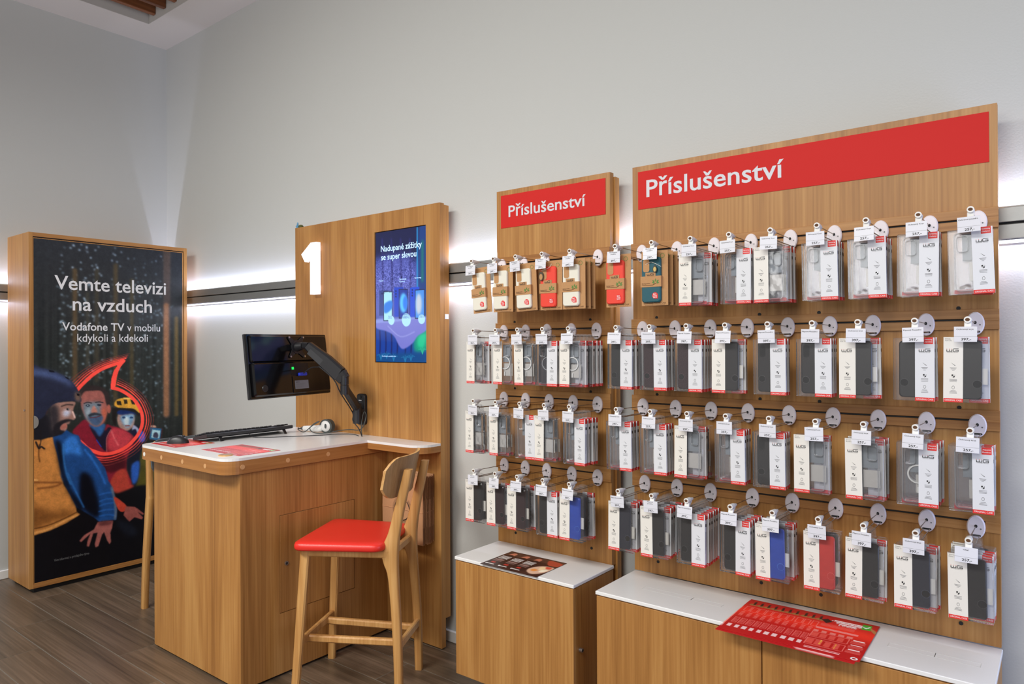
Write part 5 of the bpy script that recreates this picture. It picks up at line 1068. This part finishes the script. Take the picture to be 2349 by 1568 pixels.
hg_r.prism_y(circ(-0.037, -0.082, 0.0115, 0.018, 18), -0.0192, -0.0168, plain('hang_tag_brown', (72, 62, 46), 0.6)); hg_r.prism_y(circ(-0.037, -0.085, 0.008, 0.012, 16), -0.0200, -0.0192, M_kraft); hang2 = hg_r.mesh('hang_tag')
# --- price tag meshes
TAGS = {}
def tag_mesh(title, price):
    k = (title, price)
    if k in TAGS: return TAGS[k]
    mb = MB(); y = -0.0006
    mb.quad([(-0.027, y, -0.0395), (0.027, y, -0.0395), (0.027, y, -0.0400), (-0.027, y, -0.0400)], M_inkg)
    rows = title.split('\n')
    for i, r in enumerate(rows):
        w = min(0.046, 0.0031 * len(r)); zc = -0.0215 if len(rows) == 1 else -0.0180 - 0.0065 * i
        put_text(mb, r, -w / 2 - 0.001, w / 2 - 0.001, zc, 0.0036, M_ink, y=y, bold=.012)
    put_text(mb, price + ',-', -0.010, 0.0135, -0.0505, 0.0068, M_ink, y=y, bold=.02, ref='2')
    TAGS[k] = mb.mesh('lettering'); return TAGS[k]
plate_me = MB().cbox(-0.027, 0.027, -0.0004, 0.0004, -0.0545, -0.0125, plain('price_card', (224, 224, 232), 0.35), c=0.0003).mesh('plate')
BR = {'b1': ('Samsung', 'Galaxy'), 'b2': ('Samsung', 'A54 5G'), 'b3': ('Xiaomi', 'Redmi'), 'b4': ('Xiaomi', 'Note 12'), 's2': ('iPhone', '14 Pro'), 's3': ('Vivo', 'Y35'), 's4': ('Honor', 'X7')}
DESC = {'clear': 'clear phone case', 'ring': 'clear magnetic-ring phone case', 'greyring': 'smoke grey phone case', 'black': 'black flip phone case', 'dark': 'glossy dark phone case', 'wine': 'dark wine phone case', 'navy': 'navy blue phone case', 'blue': 'bright blue phone case', 'red': 'bright red phone case'}
DEPTH = ['foremost', 'second from front', 'third from front', 'fourth from front', 'fifth from front', 'sixth from front']
def pack(kind, side, brand, loc, rz, label, grp, tilt=0.0, withlab=False):
    t = thing('phone_case_pack', label, 'phone case', loc, rz, grp); t.rotation_euler = (0, tilt, rz)
    link('clear_box', box_me, t); link('printed_card', card_mesh(side, brand), t)
    k = (kind, side)
    if k not in CM: CM[k] = case_mesh(kind, side)
    link('phone_case', CM[k], t)
    if kind in ('clear', 'ring', 'greyring'): link('inner_card', ins[side], t)
    if withlab: link('barcode_label', lab_me, t)
    return t
for (pan, col, x, offx, kind, side, n, price, title) in HOOKS:
    ri = int(pan[1]) - 1; z = ROWZ[ri]; pn = 'narrow' if pan[0] == 's' else 'wide'
    where = '%s hook, %s, %s panel' % (ORD[col], RN[ri], pn)
    h = thing('display_hook', 'white disc and wire hook, %s from left, %s, %s panel' % (ORD[col], RN[ri], pn), 'hook', (x, 2.4995, z), 0, 'display hooks on the %s panel' % pn)
    for nm, me in (('disc', disc_me), ('disc_holes', hol_me), ('price_wire', uw_me), ('carrying_wire', lw_me), ('tag_clip', cl_me)): link(nm, me, h)
    tz = z
    tgo = thing('price_tag', 'white price card reading %s, on the %s' % (price, where), 'price tag', (x - 0.005, 2.4995 - 0.2155, tz), 0, 'price cards on the %s panel' % pn)
    tgo.rotation_euler = (random.uniform(-0.12, 0.05), random.uniform(-0.03, 0.03), random.uniform(-0.08, 0.08))
    link('plate', plate_me, tgo); link('lettering', tag_mesh(title, price), tgo)
    yf = 2.312; grp = 'phone case packs on the %s panel' % pn
    pitch = min(0.026, 0.165 / max(n, 1))
    for q in range(n):
        jx = 0 if q == 0 else random.uniform(-0.003, 0.003); rzq = random.uniform(-0.05, 0.05) if q else random.uniform(-0.03, 0.03)
        tl = random.uniform(-0.012, 0.012)
        y = yf + q * pitch
        if side == 'E':
            kq = kind if q == 0 else ('white' if kind == 'red' else kind)
            if q == 0: tl = (0.06 if col == 0 and pan[0] == 's' else 0.035 if col == 2 and pan[0] == 's' else 0.0)
            t = thing('phone_case_pack', '%s phone case on brown card, %s, %s' % (kq, DEPTH[q], where), 'phone case', (x + offx + 0.006 * q, y, z), rzq * 0.5, 'eco phone cases on brown cards')
            t.rotation_euler = (0, -tl, rzq * 0.5)
            for nm, me in zip(('kraft_card', 'phone_case', 'kraft_sleeve', 'red_sticker'), eco[kq]): link(nm, me, t)
            if q == 0 and kind == 'teal': link('hang_tag', hang_me, t)
            if q == 0 and kind == 'red' and pan[0] == 's': link('hang_tag', hang2, t)
            if q == 0 and (col in (0, 4)) and pan[0] == 's' : pass
            continue
        sd_ = side if q == 0 else ('R' if side == 'R' or random.random() < 0.6 else 'L')
        kq = kind
        if q and kind in ('blue', 'red'): kq = 'black' if q > 1 else ('navy' if pan[0] == 's' else 'black')
        if q == 0: tl = -0.03 if (pan, col) == ('b1', 8) else tl
        desc = DESC[kq]
        pack(kq, sd_, BR[pan], (x + offx + jx, y, z), rzq, '%s in clear pack, %s, %s' % (desc, DEPTH[q], where), grp, tl, withlab=(q == 0 and side == 'L' and kind not in ('clear', 'ring')))
